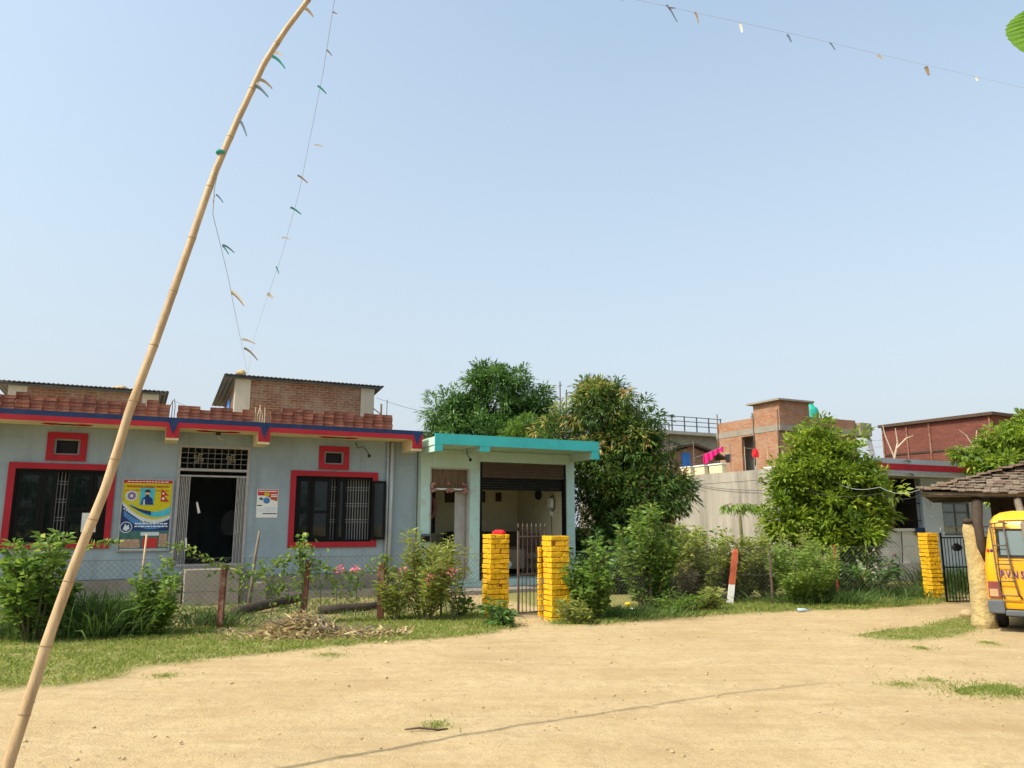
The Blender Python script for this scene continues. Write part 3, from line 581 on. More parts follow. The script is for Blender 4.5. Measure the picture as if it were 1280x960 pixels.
q = MB(); q.lathe([(.03, 0), (.055, .01), (.055, .05), (.03, .06)], (-.12, -.25, 3.485), 14); lb = q.build('ceiling_lamp_holder', M['brownwood'], house); q = MB(); q.tube([(-.12, -.25, 3.48), (-.1, -.22, 3.42), (0, -.15, 3.40)], .008, 5); q.build('lamp_cable', M['penw'], lb)
# interior glimpses: a pale shirt hung on the far side of the doorway
t = thing('hanging_shirt', 'pale shirt hanging in the dark behind the open house door', 'shirt', HA.w(.62, 3.2, 0), 26)
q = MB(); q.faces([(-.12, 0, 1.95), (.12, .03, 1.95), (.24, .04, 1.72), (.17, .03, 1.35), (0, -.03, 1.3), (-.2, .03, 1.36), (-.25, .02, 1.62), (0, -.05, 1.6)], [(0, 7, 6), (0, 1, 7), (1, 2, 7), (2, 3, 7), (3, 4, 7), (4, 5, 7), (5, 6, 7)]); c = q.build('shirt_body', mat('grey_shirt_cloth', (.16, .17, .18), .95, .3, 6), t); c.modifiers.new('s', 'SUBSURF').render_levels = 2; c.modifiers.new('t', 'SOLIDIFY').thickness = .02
q = MB(); q.tube([(-.1, 0, 1.96), (0, 0, 2.03), (.1, .02, 1.96)], .006, 5); q.tube([(0, 0, 2.03), (0, 0, 3.54)], .003, 4); q.build('hanger', M['wire'], t)
# rebar on the roof edge
for (u0, pts) in ((-1.06, 3), (.70, 5)):
    q = MB()
    for k in range(pts):
        x = u0+(k-pts/2)*.05; hh = random.uniform(.28, .5)
        q.tube([(x, -.55, 3.72), (x+.01, -.54, 3.75+hh*.6), (x+random.uniform(-.06, .06), -.5, 3.75+hh)], .008, 5)
    q.build('rebar', M['iron'] if pts == 3 else M['twig'], house)
# loose bricks stacked along the roof edge, each its own
bme = []
for k in range(5):
    q = MB(); q.box(-.112, .112, -.052, .052, 0, .07, j=.004); o = q.build('brick', M['loose'][k % 3], None, .006); bme.append(o.data); bev = o; bpy.data.objects.remove(o)
def brick(u, v, z, rz, label):
    o = bpy.data.objects.new('brick', bme[random.randrange(5)]); COL.objects.link(o); o.location = HA.w(u, v, z); o.rotation_euler = (0, 0, R(26+rz)); return tag(o, label, 'brick', 'loose bricks stacked along the roof edge')
for (u0, u1, rows, lab) in ((-4.75, -1.12, (4, 4, 4, 4, 5), 'red brick in the long dry stack left of the first rebar stubs'), (-.97, .53, (4, 4, 3), 'red brick in the short dry stack above the house door'), (.90, 3.66, (4, 5, 5, 5), 'red brick in the dry stack above the right hand window')):
    n = round((u1-u0)/.2265)
    for i in range(n):
        u = u0+(i+.5)*(u1-u0)/n; k = rows[i % len(rows)]
        if i == n-1 and u1 > 3: k = 5
        for r_ in range(k): brick(u+random.uniform(-.008, .008), -.55+random.uniform(-.014, .014), 3.749+.0735*r_, random.uniform(-2.5, 2.5), lab)

# poster and notice on the wall
t = thing('poster_board', 'framed yellow and navy school poster on the wall left of the open door', 'poster', HA.w(-1.40, -.03, 1.79), 26)
pw, ph = .46, .71
q = frame_rect(-pw-.03, pw+.03, -ph-.03, ph+.03, .03, -.02, .028); q.build('frame', M['steel'], t)
pan = MB().box(-pw, pw, 0, .02, -ph, ph).build('panel', M['pyel'], t)
def pl(poly, m, name, d): q = MB(); q.prism([(x*pw, z*ph) for x, z in poly], -.0015*d-.001, -.0015*d+.0003); return q.build(name, m, pan)
def arc(x0, z0, x1, z1, sag, n=14): return [(x0+(x1-x0)*k/n, z0+(z1-z0)*k/n-sag*4*(k/n)*(1-k/n)) for k in range(n+1)]
pl([(-1, 1), (1, 1), (1, .91), (-1, .91)], M['pred'], 'red_header', 1)
pl(arc(-.7, .34, 1, .24, .20)+[(1, .02)]+arc(1, .02, -.5, .18, .16), M['pcyan'], 'cyan_swoosh', 1)
pl(arc(-.75, .30, .2, .10, .03)+arc(.2, -.02, -.6, .22, .02), M['pnav'], 'navy_swoosh', 2)
pl(arc(-1, .36, 1, -.10, .30)+[(1, -.62), (-1, -.62)], M['pnav'], 'navy_field', 2)
pl(arc(-1, .40, 1, -.02, .29)+arc(1, -.12, -1, .30, .29), M['pgrey'], 'pale_swoosh', 3)
pl(arc(-.9, .12, .9, -.26, .16)+arc(.9, -.30, -.9, -.02, .24), M['pblue'], 'blue_swoosh', 3)
pl([(-1, -.46), (1, -.46), (1, -1), (-1, -1)], M['pgreen'], 'photo_strip', 3)
pl([(-.95, -.70), (-.15, -.70), (-.15, -.95), (-.95, -.95)], M['pphoto'], 'group_photo', 4); pl([(-.05, -.66), (.55, -.66), (.55, -.95), (-.05, -.95)], M['pred'], 'group_photo', 4); pl([(-.15, -.50), (.6, -.50), (.6, -.60), (-.15, -.60)], M['pgrey'], 'caption_strip', 4); pl([(.62, -.55), (.95, -.55), (.95, -.93), (.62, -.93)], M['pphoto'], 'group_photo', 4)
pl([(-.95, -.975), (.95, -.975), (.95, -.995), (-.95, -.995)], M['pgrey'], 'caption_strip', 4)
ci = [(math.cos(a), math.sin(a)) for a in np.linspace(0, 2*math.pi, 24, endpoint=False)]
pl([(-.64+.24*c, .54+.155*s) for c, s in ci], M['pgrey'], 'round_emblem', 3)
pl([(-.64+(.21 if k % 2 else .14)*c, .54+(.136 if k % 2 else .09)*s) for k, (c, s) in enumerate(ci)], M['ppurp'], 'emblem_mark', 4); pl([(-.64+.07*c, .54+.045*s) for c, s in ci], M['pgrey'], 'emblem_mark', 5)
pl([(-.76+.25*c, -.36+.16*s) for c, s in ci], M['pgrey'], 'round_emblem', 4); pl([(-.76+.215*c, -.36+.138*s) for c, s in ci], M['pnav'], 'emblem_mark', 5)
pl([(-.88, -.42), (-.80, -.26), (-.72, -.33), (-.66, -.27), (-.62, -.40), (-.74, -.47)], M['pgrey'], 'emblem_mark', 6)
pl([(-.30, .76), (.30, .76), (.28, .28), (-.30, .28)], M['pcyan'], 'portrait', 4); pl([(-.24, .29), (.26, .29), (.22, .46), (.08, .53), (-.08, .53), (-.20, .46)], M['pnav'], 'portrait_suit', 5)
pl([(-.16, .29), (-.07, .29), (-.10, .45), (-.15, .43)], M['pgrey'], 'portrait_shirt', 6)
pl([(.0+.10*c, .61+.085*s) for c, s in ci], M['skin'], 'portrait_face', 6); pl([(.0+.115*c, .665+.06*s) for c, s in ci if s > -.45], M['ink'], 'portrait_hair', 7); pl([(.0+.07*c, .55+.03*s) for c, s in ci], M['ink'], 'portrait_beard', 7)
pl([(.56, .76), (.90, .56), (.68, .56), (.92, .38), (.56, .38)], M['pred'], 'flag', 4); pl([(.65+.045*c, .62+.028*s) for c, s in ci], M['paper'], 'flag_moon', 5); pl([(.66+.055*c, .47+.035*s) for c, s in ci], M['paper'], 'flag_sun', 5)
text('title_text', 'MAHENDRA VIDHYA NIKETAN', .058, M['pred'], pan, (0, -.011, .79*ph), align='CENTER', sx=1.0)
for k, (x0, x1, z, m) in enumerate(((-.85, .85, .955, 'paper'), (-.3, .25, .765+.03, 'pgreen'), (-.92, .9, .70+.0, 'pred'))):
    x = x0
    while x < x1: wd = random.uniform(.05, .16); pl([(x, z+.012), (min(x+wd, x1), z+.012), (min(x+wd, x1), z-.012), (x, z-.012)], M[m], 'small_print', 5 if k == 0 else 3); x += wd+.035
for z in (-.26, -.34):
    x = -.42
    while x < .88: wd = random.uniform(.06, .15); pl([(x, z+.02), (x+wd, z+.02), (x+wd, z-.012), (x, z-.012)], M['paper'], 'small_print', 5); x += wd+.035
x, z = -.93, .17
while x < .0: pl([(x, z+.025), (x+.07, z+.0), (x+.07, z-.035), (x, z-.01)], M['paper'], 'small_print', 5); x += .10; z -= .045
t = thing('wall_notice', 'small red and white paper notice stuck between the door and the right window', 'notice', HA.w(1.02, -.004, 2.05), 26)
pan = MB().box(-.225, .225, -.006, 0, -.31, .31).build('sheet', M['paper'], t); pw, ph = .225, .31
def pl(poly, m, name, d): q = MB(); q.prism([(x*pw, z*ph) for x, z in poly], -.006-.0015*d, -.0062); return q.build(name, m, pan)
pl([(-.95, .97), (.95, .97), (.95, .42), (.2, .42), (-.3, .55), (-.95, .55)], M['pred'], 'red_block', 1); pl([(.25, .42), (.95, .42), (.95, .15), (.3, .28)], M['orangepost'], 'red_corner', 2)
pl([(-.35, .75), (.2, .75), (.1, .5), (-.3, .5)], M['pyel'], 'yellow_shape', 2); pl([(-.08+.32*c, .2+.22*s) for c, s in ci], M['pblue'], 'blue_disc', 3); pl([(-.6+.2*c, .32+.1*s) for c, s in ci], M['pgreen'], 'green_disc', 2)
for z, x0, x1, m in ((.85, -.85, .85, 'paper'), (.62, .3, .9, 'paper'), (.5, .3, .9, 'paper'), (-.15, -.95, -.5, 'ink'), (-.3, -.3, .9, 'pgrey'), (-.42, -.9, .9, 'pgrey'), (-.55, -.9, .8, 'pgrey'), (-.72, -.4, .93, 'pnav')):
    pl([(x0, z+.035), (x1, z+.035), (x1, z-.035), (x0, z-.035)], M[m], 'small_print', 2)

# rooms on the roof behind
def roof_room(label, u0, u1, v0, v1, z0, z1, zl, side=True, blue=False):
    t = thing('roof_room', label, 'roof room', HA.w(u0, v0, 0), 26); wd = u1-u0; d = v1-v0
    q = MB(); q.box(0, wd, 0, d, z0, z1-.02); q.build('wall', M['brick'], t)
    for x in (0, wd-.36): q = MB(); q.box(x-.02, x+.38, -.025, .3, z0, z1-.03); q.build('pillar', M['cement_pale'], t)
    q = MB(); n = 76; ov = .30; vs = []; fs = []
    for k in range(n+1):
        x = -ov-.05+(wd+2*ov)*k/n; zz = (.011 if k % 2 else -.011)
        for yy, zc in ((-.25, z1+.05), (d+.3, zl)): vs.append((x, yy, zc+zz))
    fs = [(2*k, 2*k+2, 2*k+3, 2*k+1) for k in range(n)]; q.faces(vs, fs); rf = q.build('roof', M['tin'], t); rf.modifiers.new('t', 'SOLIDIFY').thickness = .012
    q = MB(); q.box(-ov, wd+ov*.6, -.17, -.12, z1-.045, z1+.01); q.build('eave_beam', M['tin'], rf)
    return t
rm = roof_room('brick room with white cement lines and grey corner pillars on the roof above the door', .66, 4.55, 4.3, 7.3, 3.7, 5.60, 5.25)
q = MB(); q.box(-.012, -.03, 1.25, 1.95, 3.75, 5.2); q.build('blue_door', M['blue'], rm)
q = MB()
for k in range(3): q.tube([(1.5+.3*k, -.03, 4.8-.1*k), (1.75+.3*k, -.05, 4.5), (1.95+.1*k, -.05, 4.0)], .02, 5)
q.build('leaning_twigs', M['twig'], rm)
rl = roof_room('low brick room with a long dark tin roof on the left of the house roof', -4.62, -1.28, 4.3, 7.3, 3.7, 5.0, 5.0)
q = MB(); q.blob((0, 0, 0), .14, 2, .2, (1.4, 1, .6)); tag(q.build('roof_stone', M['stone'], None, loc=HA.w(-2.2, 4.5, 5.10)), 'grey stone weighing down the long tin roof on the left', 'stone')
for k, (dx, dz) in enumerate(((1.55, 0), (1.78, .0), (1.68, .075), (2.0, 0), (2.2, 0), (2.3, .075), (2.42, 0))):
    o = brick(.66+dx, 4.7, 5.62+dz-.01, random.uniform(-12, 12), 'red brick weighing down the tin roof of the middle roof room'); o['group'] = 'bricks on the tin roof'
q = MB(); q.blob((0, 0, .06), .14, 2, .3, (1, .8, .7), 5); tag(q.build('roof_sack', M['straw'], loc=HA.w(.75, 4.2, 5.66)), 'tan bundle on the left corner of the middle tin roof', 'bundle')
q = MB(); q.tube([(0, 0, 0), (0, .02, 1.35)], .03, 6); q.tube([(.2, .1, 0), (.2, .1, 1.5)], .012, 5); q.tube([(-.25, 0, 1.2), (.1, 0, .95), (.7, .05, -.05)], .018, 5)
tag(q.build('roof_pole_frame', M['iron'], loc=HA.w(4.72, 4.0, 3.75)), 'thin iron poles leaning together at the right end of the roof', 'poles').rotation_euler = (0, 0, R(26))
q = MB(); q.box(0, 1.25, 0, .8, 0, .32); tag(q.build('roof_tank_base', M['darkwood_shade'], loc=HA.w(3.72, 1.8, 3.75)), 'dark low box on the roof right of the brick stacks', 'box').rotation_euler = (0, 0, R(26))

# ------------------------------------------------------------------ turquoise shop
SB = HA.w(6.7, -.2, 0); HS = Frame((SB.x, SB.y), 26)
shop = thing('shop', 'small turquoise edged shop with an open rolling shutter beside the blue grey house', 'shop', SB, 26)
q = MB(); q.wall(-2.17, 2.1, .24, 3.40, 0, .2, [(-1.93, -.90, .24, 2.96), (-.62, 1.86, .24, 3.14)])
q.build('wall', M['mint'], shop)
for x0, x1, z1 in ((-2.17, -1.94, 2.55), (-.89, -.63, 2.9), (1.87, 2.1, 2.8)): MB().box(x0, x1, -.012, -.002, .245, z1).build('pillar_facing', M['ltturq'], shop)
q = MB(); q.box(1.9, 2.1, .203, 3.2, .24, 3.4); q.box(-2.17, 1.9, 3.0, 3.2, .24, 3.4); q.box(-2.17, -2.0, .203, 2.997, .24, 3.4); q.build('room_wall', M['inner'], shop)
q = MB(); q.box(-2.2, 2.13, -.03, 3.2, -.1, .237); q.build('plinth', M['ltturq'], shop)
q = MB(); q.box(-2.1, 2.3, -1.0, -.033, -.1, .10); q.build('apron', M['cement'], shop, .01)
sroof = MB().box(-2.2, 2.15, -1.08, 3.3, 3.41, 3.60).build('roof', M['mint'], shop)
q = MB(); q.box(-2.24, 2.19, -1.12, -1.083, 3.41, 3.66)
for x0, x1, z in ((-2.24, -2.05, 3.25), (-1.12, -.86, 3.28), (1.97, 2.19, 3.21)): q.box(x0, x1, -1.118, -1.085, z, 3.408)
q.box(2.153, 2.188, -1.081, 3.2, 3.40, 3.655); q.build('fascia', M['turq'], sroof)
for x0, x1, z in ((-2.18, -2.06, 3.26), (-1.10, -.88, 3.29), (1.98, 2.13, 3.22)): MB().box(x0, x1, -1.08, -.003, z, 3.407).build('bracket', M['mint'], shop)
# rolling shutter
q = MB()
for k in range(5): q.box(-.60, 1.84, .03+.01*(k % 2), .12, 3.135-.075*(k+1), 3.135-.075*k-.008)
sh = q.build('rolling_shutter', M['brownwood'], shop)
q = MB()
for k in range(5): q.box(-.60, 1.84, .10, .13, 2.755-.062*(k+1), 2.755-.062*k-.006)
q.build('shutter_curtain', M['dark'], sh); q = MB(); q.box(-.618, -.55, .02, .16, .25, 3.13); q.box(1.80, 1.858, .02, .16, .25, 3.13); q.build('guide_rail', M['dark'], sh)
# doorway
dr = frame_rect(-1.93, -.90, .24, 2.96, .04, .02, .14).build('door', M['steel'], shop)
q = MB(); q.box(-1.89, -.94, .03, .10, 2.40, 2.46); q.build('lintel_bar', M['white'], dr); q = MB(); q.box(-1.22, -.945, .16, .20, .25, 2.39); q.build('door_leaf', M['steel'], dr)
q = MB(); n = 40
vs = []; 
for k in range(n+1): x = -1.89+.95*k/n; y = .10+.02*math.sin(k*2.1); vs += [(x, y, 2.92), (x, y+.01, 2.44+.03*math.sin(k*1.3))]
q.faces(vs, [(2*k, 2*k+2, 2*k+3, 2*k+1) for k in range(n)]); q.build('valance', mat('brown_striped_cloth', (.20, .14, .09), .95, .4, 5, stretch=(14, 1, .4)), dr)
t = thing('door_garland', 'faded pink flower garland strung across the shop doorway', 'garland', HS.w(-1.42, -.03, 2.45), 26)
q = MB(); q.tube([(-.48+.12*k, 0, -.05*abs(math.sin(k*math.pi/4))) for k in range(9)], .012, 5); q.build('garland_string', M['brownwood'], t)
q = MB()
for k, x in enumerate((-.44, -.02, .36)):
    for i in range(7): q.blob((x+random.uniform(-.05, .05), -.02+random.uniform(-.03, .03), .06+random.uniform(-.16, .06)), .045, 1, .3, seed=i)
q.build('garland_flower', mat('faded_garland', (.36, .17, .15), .9, .4, 12), t)
t = thing('hanging_garland', 'dark round garland hanging inside the left of the shop doorway', 'garland', HS.w(-1.78, .35, 0), 26)
q = MB(); q.tube([(.1*math.cos(a), 0, 2.0+.24*math.sin(a)) for a in np.linspace(0, 6.283, 16)], .05, 6); q.build('flower_ring', mat('dark_garland', (.14, .05, .04), .9, .4, 12), t); q = MB(); q.tube([(0, 0, 2.2), (0, .02, 2.9)], .006, 4); q.build('string', M['wire'], t)
t = thing('mail_box', 'small dark box fixed to the left pillar of the shop', 'box', HS.w(-2.05, -.06, 1.27), 26); q = MB(); q.box(-.1, .1, -.05, .045, -.09, .09); q.build('box', M['dark'], t, .008); q = MB(); q.box(-.11, .11, -.065, -.052, .05, .10); q.build('lid', M['plastic'], t)
q = MB(); q.tube([(-1.22, -.55, 3.40), (-1.2, -.52, 3.28), (-1.14, -.5, 3.20), (-1.1, -.5, 3.16)], .01, 5); c = tag(q.build('hanging_lamp_cable', M['wire'], None, loc=SB), 'black lamp cable with an empty holder under the shop roof', 'cable'); c.rotation_euler = (0, 0, R(26)); q = MB(); q.blob((-1.1, -.5, 3.13), .04, 2, .05); q.build('holder', M['ink'], c)
# things inside the shop
for k, (x, wd, hh) in enumerate(((-.25, .26, .32), (.75, .16, .28), (1.28, .14, .22))):
    t = thing('framed_picture', ('widest dark framed picture on the back wall of the shop', 'middle dark framed picture on the back wall of the shop', 'rightmost small framed picture on the back wall of the shop')[k], 'picture', HS.w(x, 2.985, 2.38), 26, 'pictures on the shop back wall'); frame_rect(-wd/2-.02, wd/2+.02, -hh/2-.02, hh/2+.02, .025, -.02, .012).build('frame', M['darkwood_shade'], t); MB().box(-wd/2, wd/2, -.008, .01, -hh/2, hh/2).build('print', M['brownwood'], t)
t = thing('wall_board', 'dark notice board seen through the narrow shop doorway', 'board', HS.w(-1.12, 2.97, 1.95), 26); frame_rect(-.42, .42, -.6, .6, .04, -.03, .02).build('frame', M['darkwood_shade'], t); MB().box(-.38, .38, -.015, .01, -.56, .56).build('panel', mat('mottled_dark_print', (.06, .05, .05), .8, .9, 12), t)
t = thing('wooden_desk', 'brown wooden desk inside the open shop', 'desk', HS.w(.95, 1.3, .24), 26); MB().box(-.75, .75, -.35, .35, .72, .77).build('desk_top', M['brownwood'], t, .005); MB().box(-.7, .7, -.30, -.27, .2, .715).build('front_panel', M['wood'], t)
for x in (-.7, .66):
    for y in (-.3, .26): MB().box(x, x+.045, y, y+.045, 0, .718).build('leg', M['brownwood'], t)
t = thing('tall_cupboard', 'dark cupboard standing behind the desk in the shop', 'cupboard', HS.w(.55, 2.6, .24), 26); MB().box(-1.0, 1.0, -.3, .3, 0, 1.15).build('body', M['darkwood_shade'], t, .006)
for x in (-.5, .5): d_ = MB().box(x-.46, x+.46, -.318, -.302, .06, 1.1).build('door', M['brownwood'], t); MB().box(x-.02, x+.02, -.335, -.3185, .5, .6).build('handle', M['steel'], d_)
t = thing('wooden_chair', 'brown high backed chair beside the desk in the shop', 'chair', HS.w(1.35, .75, .24), 26); MB().box(-.22, .22, -.2, .22, .42, .46).build('seat', M['brownwood'], t); MB().box(-.2, .2, .2, .23, .62, 1.12).build('backrest', M['brownwood'], t)
for x in (-.21, .17):
    MB().box(x, x+.04, -.19, -.15, 0, .418).build('leg', M['brownwood'], t); MB().box(x, x+.04, .19, .23, 0, .618).build('leg', M['brownwood'], t)
t = thing('cloth_bundle', 'pale cloth draped over the low table inside the shop', 'cloth', HS.w(.15, .65, .24), 26); q = MB(); q.blob((0, 0, .36), .36, 3, .35, (1, .7, 1.0), 4); q.build('draped_cloth', M['pgrey'], t)
t = thing('electric_meter', 'white electric meter with a looping black cable on the right wall of the shop', 'meter', HS.w(1.895, .85, 2.16), 26); MB().box(-.09, 0, -.1, .1, -.13, .13).build('case', M['white'], t, .01); MB().box(-.055, 0, -.06, .06, -.34, -.2).build('switch', M['white'], t, .005)
q = MB(); q.tube([(-.05, .0, .13), (-.05, -.12, .2), (-.04, -.22, .05), (-.04, -.18, -.16), (-.04, -.06, -.22)], .016, 6); q.tube([(-.02, 0, -.34), (-.01, .02, -.7), (-.01, -.03, -1.05)], .008, 5); q.build('cable', M['wire'], t)
t = thing('wall_bag', 'black bag hanging high on the right wall of the shop', 'bag', HS.w(1.84, 1.55, 2.42), 26); q = MB(); q.blob((0, 0, 0), .15, 2, .3, (.5, .9, 1.1), 2); q.build('bag_body', M['ink'], t); q = MB(); q.tube([(0, -.05, .14), (.04, 0, .25), (0, .05, .14)], .01, 5); q.build('strap', M['ink'], t)

# ------------------------------------------------------------------ yellow brick gate pillars and gates
def brick_pillar(label, base, w_, d_, h, rz, group, nib=False, lean=0):
    t = thing('brick_pillar', label, 'pillar', base, rz, group); q = MB(); ch = .083; n = int(h/ch)
    for k in range(n):
        z0 = -.03+k*(h+.03)/n; z1 = z0+(h+.03)/n-.012; ox = random.uniform(-.008, .008)+lean*z0; oy = random.uniform(-.008, .008)
        sp = [0, .5, 1] if k % 2 else ([0, .27, .76, 1] if k % 3 else [0, .62, 1]); sy = [0, .5, 1] if k % 2 == 0 else [0, .3, 1]
        for i in range(len(sp)-1):
            for j in range(len(sy)-1):
                jj = random.uniform(0, .009)
                q.box(ox-w_/2+w_*sp[i]+.004, ox-w_/2+w_*sp[i+1]-.004, oy-d_/2+d_*sy[j]+(jj if j == 0 else .003), oy-d_/2+d_*sy[j+1]-.003, z0, z1, None, .005)
    b_ = q.build('brickwork', M['yellow'], t, .006)
    q = MB(); e = .016; q.faces([(x+lean*z, y, z) for z in (-.03, h-.02) for x, y in ((-w_/2+e, -d_/2+e), (w_/2-e, -d_/2+e), (w_/2-e, d_/2-e), (-w_/2+e, d_/2-e))], [(0, 3, 2, 1), (4, 5, 6, 7), (0, 1, 5, 4), (1, 2, 6, 5), (2, 3, 7, 6), (3, 0, 4, 7)]); q.build('mortar_core', M['joint'], t)
    return t
PLb, PRb = G(619, 772), G(696, 776)
PLb.y += .15; PRb.y += .15
brick_pillar('yellow painted brick gate pillar with a red cloth on top', PLb, .37, .36, 1.43, 26, 'yellow brick gate pillars')
rp = brick_pillar('yellow painted brick gate pillar on the right of the narrow gate with a thin brick nib', PRb, .36, .34, 1.41, 26, 'yellow brick gate pillars')
q = MB()
for k in range(13): q.box(-.27+random.uniform(-.006, .006), -.21, .12, .17, .05+.09*k, .05+.09*k+.076, None, .004)
q.build('brick_nib', M['yellow'], rp, .005)
t = tag(MB().blob((0, 0, .03), .09, 3, .45, (1.3, .9, .55), 9).build('red_cloth', M['redcloth'], loc=PLb+Vector((.05, -.02, 1.42))), 'crumpled bright red cloth on top of the left gate pillar', 'cloth')
def gate(label, a, b, h, zb, nb, dense, m=M['iron'], spears=True, mid=.47):
    a, b = Vector(a), Vector(b); d = b-a; L_ = d.length; t = thing('metal_gate', label, 'gate', a, math.degrees(math.atan2(d.y, d.x)))
    q = MB(); q.bar((0, 0, zb), (0, 0, h), .03); q.bar((L_, 0, zb), (L_, 0, h), .03)
    for z in (zb+.015, zb+(h-zb)*mid, h-.10): q.bar((.016, 0, z), (L_-.016, 0, z), .026)
    q.build('gate_frame', m, t); q = MB()
    for i in range(1, nb): x = L_*i/nb; q.tube([(x, .0, zb+(h-zb)*mid), (x, .0, h+(.06 if spears else -.1))], .008, 5)
    for i in range(1, dense): x = L_*i/dense; q.tube([(x, .0, zb), (x, .0, zb+(h-zb)*mid)], .0085, 5)
    q.build('bars', m, t)
    if spears:
        q = MB()
        for i in range(nb+1): q.lathe([(.002, 0), (.018, .02), (.012, .05), (.001, .09)], (L_*i/nb, 0, h+.05), 6)
        q.build('spearheads', m, t)
    return t
gate('narrow iron gate with spear tips between the yellow pillars', G(648, 773)+Vector((0, .12, 0)), G(684, 771)+Vector((-.02, .2, 0)), 1.48, .06, 6, 7)
P3 = G(1169, 750)
brick_pillar('yellow painted brick pillar at the far right with worn dark joints, beside the wide gate', P3, .27, .32, 1.42, 8, 'yellow brick gate pillars', lean=-.03)
g2 = gate('wide dark gate with scrollwork on top beside the far right pillar', G(1184, 754), G(1184, 754)+Vector((1.5, .28, 0)), 1.42, .02, 20, 20, M['dark'], False, .5)
q = MB()
for k in range(9): q.tube([(.08+.17*k+.07*math.cos(a), 0, 1.48+.06*math.sin(a)) for a in np.linspace(0, 5.2, 10)], .008, 5)
q.tube([(0, 0, 1.55), (1.5, 0, 1.55)], .008, 5); q.build('scrollwork', M['steel'], g2)
q = MB(); q.blob((.34, -.02, 1.12), .1, 2, .3, (1.2, .3, .8), 3); q.build('gate_emblem', M['ink'], g2)

# ------------------------------------------------------------------ fences
def chain_fence(label, pts, h0, h1, posts):
    o = Vector(pts[0]); t = thing('chain_link_fence', label, 'fence', o); q = MB(); st = .085
    for a, b in zip(pts[:-1], pts[1:]):
        a = Vector(a)-o; b = Vector(b)-o; L_ = (b-a).length; d = (b-a)/L_; hh = h1-h0; k = -hh
        while k < L_:
            for s in (0, 1):
                x0, x1 = k, k+hh; z0, z1 = (h0, h1) if s == 0 else (h1, h0)
                if x0 < 0: z0 += (z1-z0)*(-x0/hh); x0 = 0
                if x1 > L_: z1 = z1-(z1-z0)*((x1-L_)/(x1-x0)); x1 = L_
                if x1-x0 > .02: q.tube([a+d*x0+Vector((0, 0, z0)), a+d*x1+Vector((0, 0, z1))], .0017, 3, False)
            k += st
        for z in (h1, (h0+h1)/2): q.tube([a+Vector((0, 0, z)), (a+b)/2+Vector((0, 0, z-.012)), b+Vector((0, 0, z))], .003, 4, False)
    q.build('wire_mesh', M['chain'], t)
    for (p, w_, h, m, ln, lab) in posts:
        q = MB(); p = Vector(p)-o; w2 = w_*.5; top = Vector((p.x+ln, p.y, h))
        vs = [(p.x+sx*w2, p.y+sy*w2, -.1) for sx, sy in ((-1, -1), (1, -1), (1, 1), (-1, 1))]+[(top.x+sx*w2*.9, top.y+sy*w2*.9, h+random.uniform(-.01, .01)) for sx, sy in ((-1, -1), (1, -1), (1, 1), (-1, 1))]
        q.faces(vs, [(0, 3, 2, 1), (4, 5, 6, 7), (0, 1, 5, 4), (1, 2, 6, 5), (2, 3, 7, 6), (3, 0, 4, 7)]); b_ = q.build('post', M[m], t, .004)
        if lab: b_['label'] = lab
    return t
fl = lambda px: HA.w(HA.uz(px, 780, FENCE_V)[0], FENCE_V)
chain_fence('sagging chain link fence in front of the blue grey house', [HA.w(-8, FENCE_V), fl(275), fl(378), fl(475), fl(551), PLb+Vector((-.2, .05, 0))], .08, 1.08,
    [(HA.w(-6.2, FENCE_V), .1, 1.15, 'redpost', 0, None), (fl(275), .085, .98, 'redpost', .01, 'short reddish square post'), (fl(378), .075, 1.02, 'redpost', .05, None), (fl(475), .105, .95, 'redpost', .0, 'red brown square post'), (fl(551), .035, .95, 'iron', .0, 'thin rusty iron post')])
PW = G(912, 756); f4, f5, f6 = G(966, 757), Vector((7.0, 17.0, 0)), P3+Vector((-.25, .15, 0))
cf = chain_fence('chain link fence half buried in shrubs right of the gate', [PRb+Vector((.22, .05, 0)), Vector((2.6, 14.9, 0)), PW+Vector((0, .06, 0)), f4, f5, f6], .08, 1.12,
    [(Vector((2.6, 14.9, 0)), .04, 1.15, 'iron', 0, None), (f4, .04, 1.2, 'iron', .0, 'thin rusty iron post'), (f5, .038, 1.15, 'orangepost', -.02, 'thin orange red post')])
t = thing('striped_post', 'leaning square post painted red above and white below', 'post', PW); z1, z2 = .40, 1.10
def leanbox(q, z0, z1, w0, w1, ln): q.faces([(ln*z+sx*w_, sy*w_, z) for z, w_ in ((z0, w0), (z1, w1)) for sx, sy in ((-1, -1), (1, -1), (1, 1), (-1, 1))], [(0, 3, 2, 1), (4, 5, 6, 7), (0, 1, 5, 4), (1, 2, 6, 5), (2, 3, 7, 6), (3, 0, 4, 7)])
q = MB(); leanbox(q, -.1, z1, .056, .053, .16); q.build('white_base', M['white'], t); q = MB(); leanbox(q, z1+.0005, z2-.07, .055, .05, .16); leanbox(q, z2-.0695, z2, .05, .035, .16); q.build('red_shaft', M['orangepost'], t)
q = MB(); q.tube([(0, 0, -.1), (.05, .02, .5), (.09, .0, 1.0), (.14, .02, 1.47)], [.035, .03, .03, .022], 7); tag(q.build('wooden_stake', M['wood'], loc=G(309, 764)), 'leaning grey wooden stake behind the fence below the wall notice', 'stake')
q = MB(); q.tube([(0, 0, -.1), (.03, .02, .6), (.07, .0, 1.45)], [.02, .018, .014], 7); tag(q.build('bamboo_stake', M['bamboo'], loc=fl(165)+Vector((0, .08, 0))), 'thin pale bamboo stake standing below the yellow poster', 'stake')
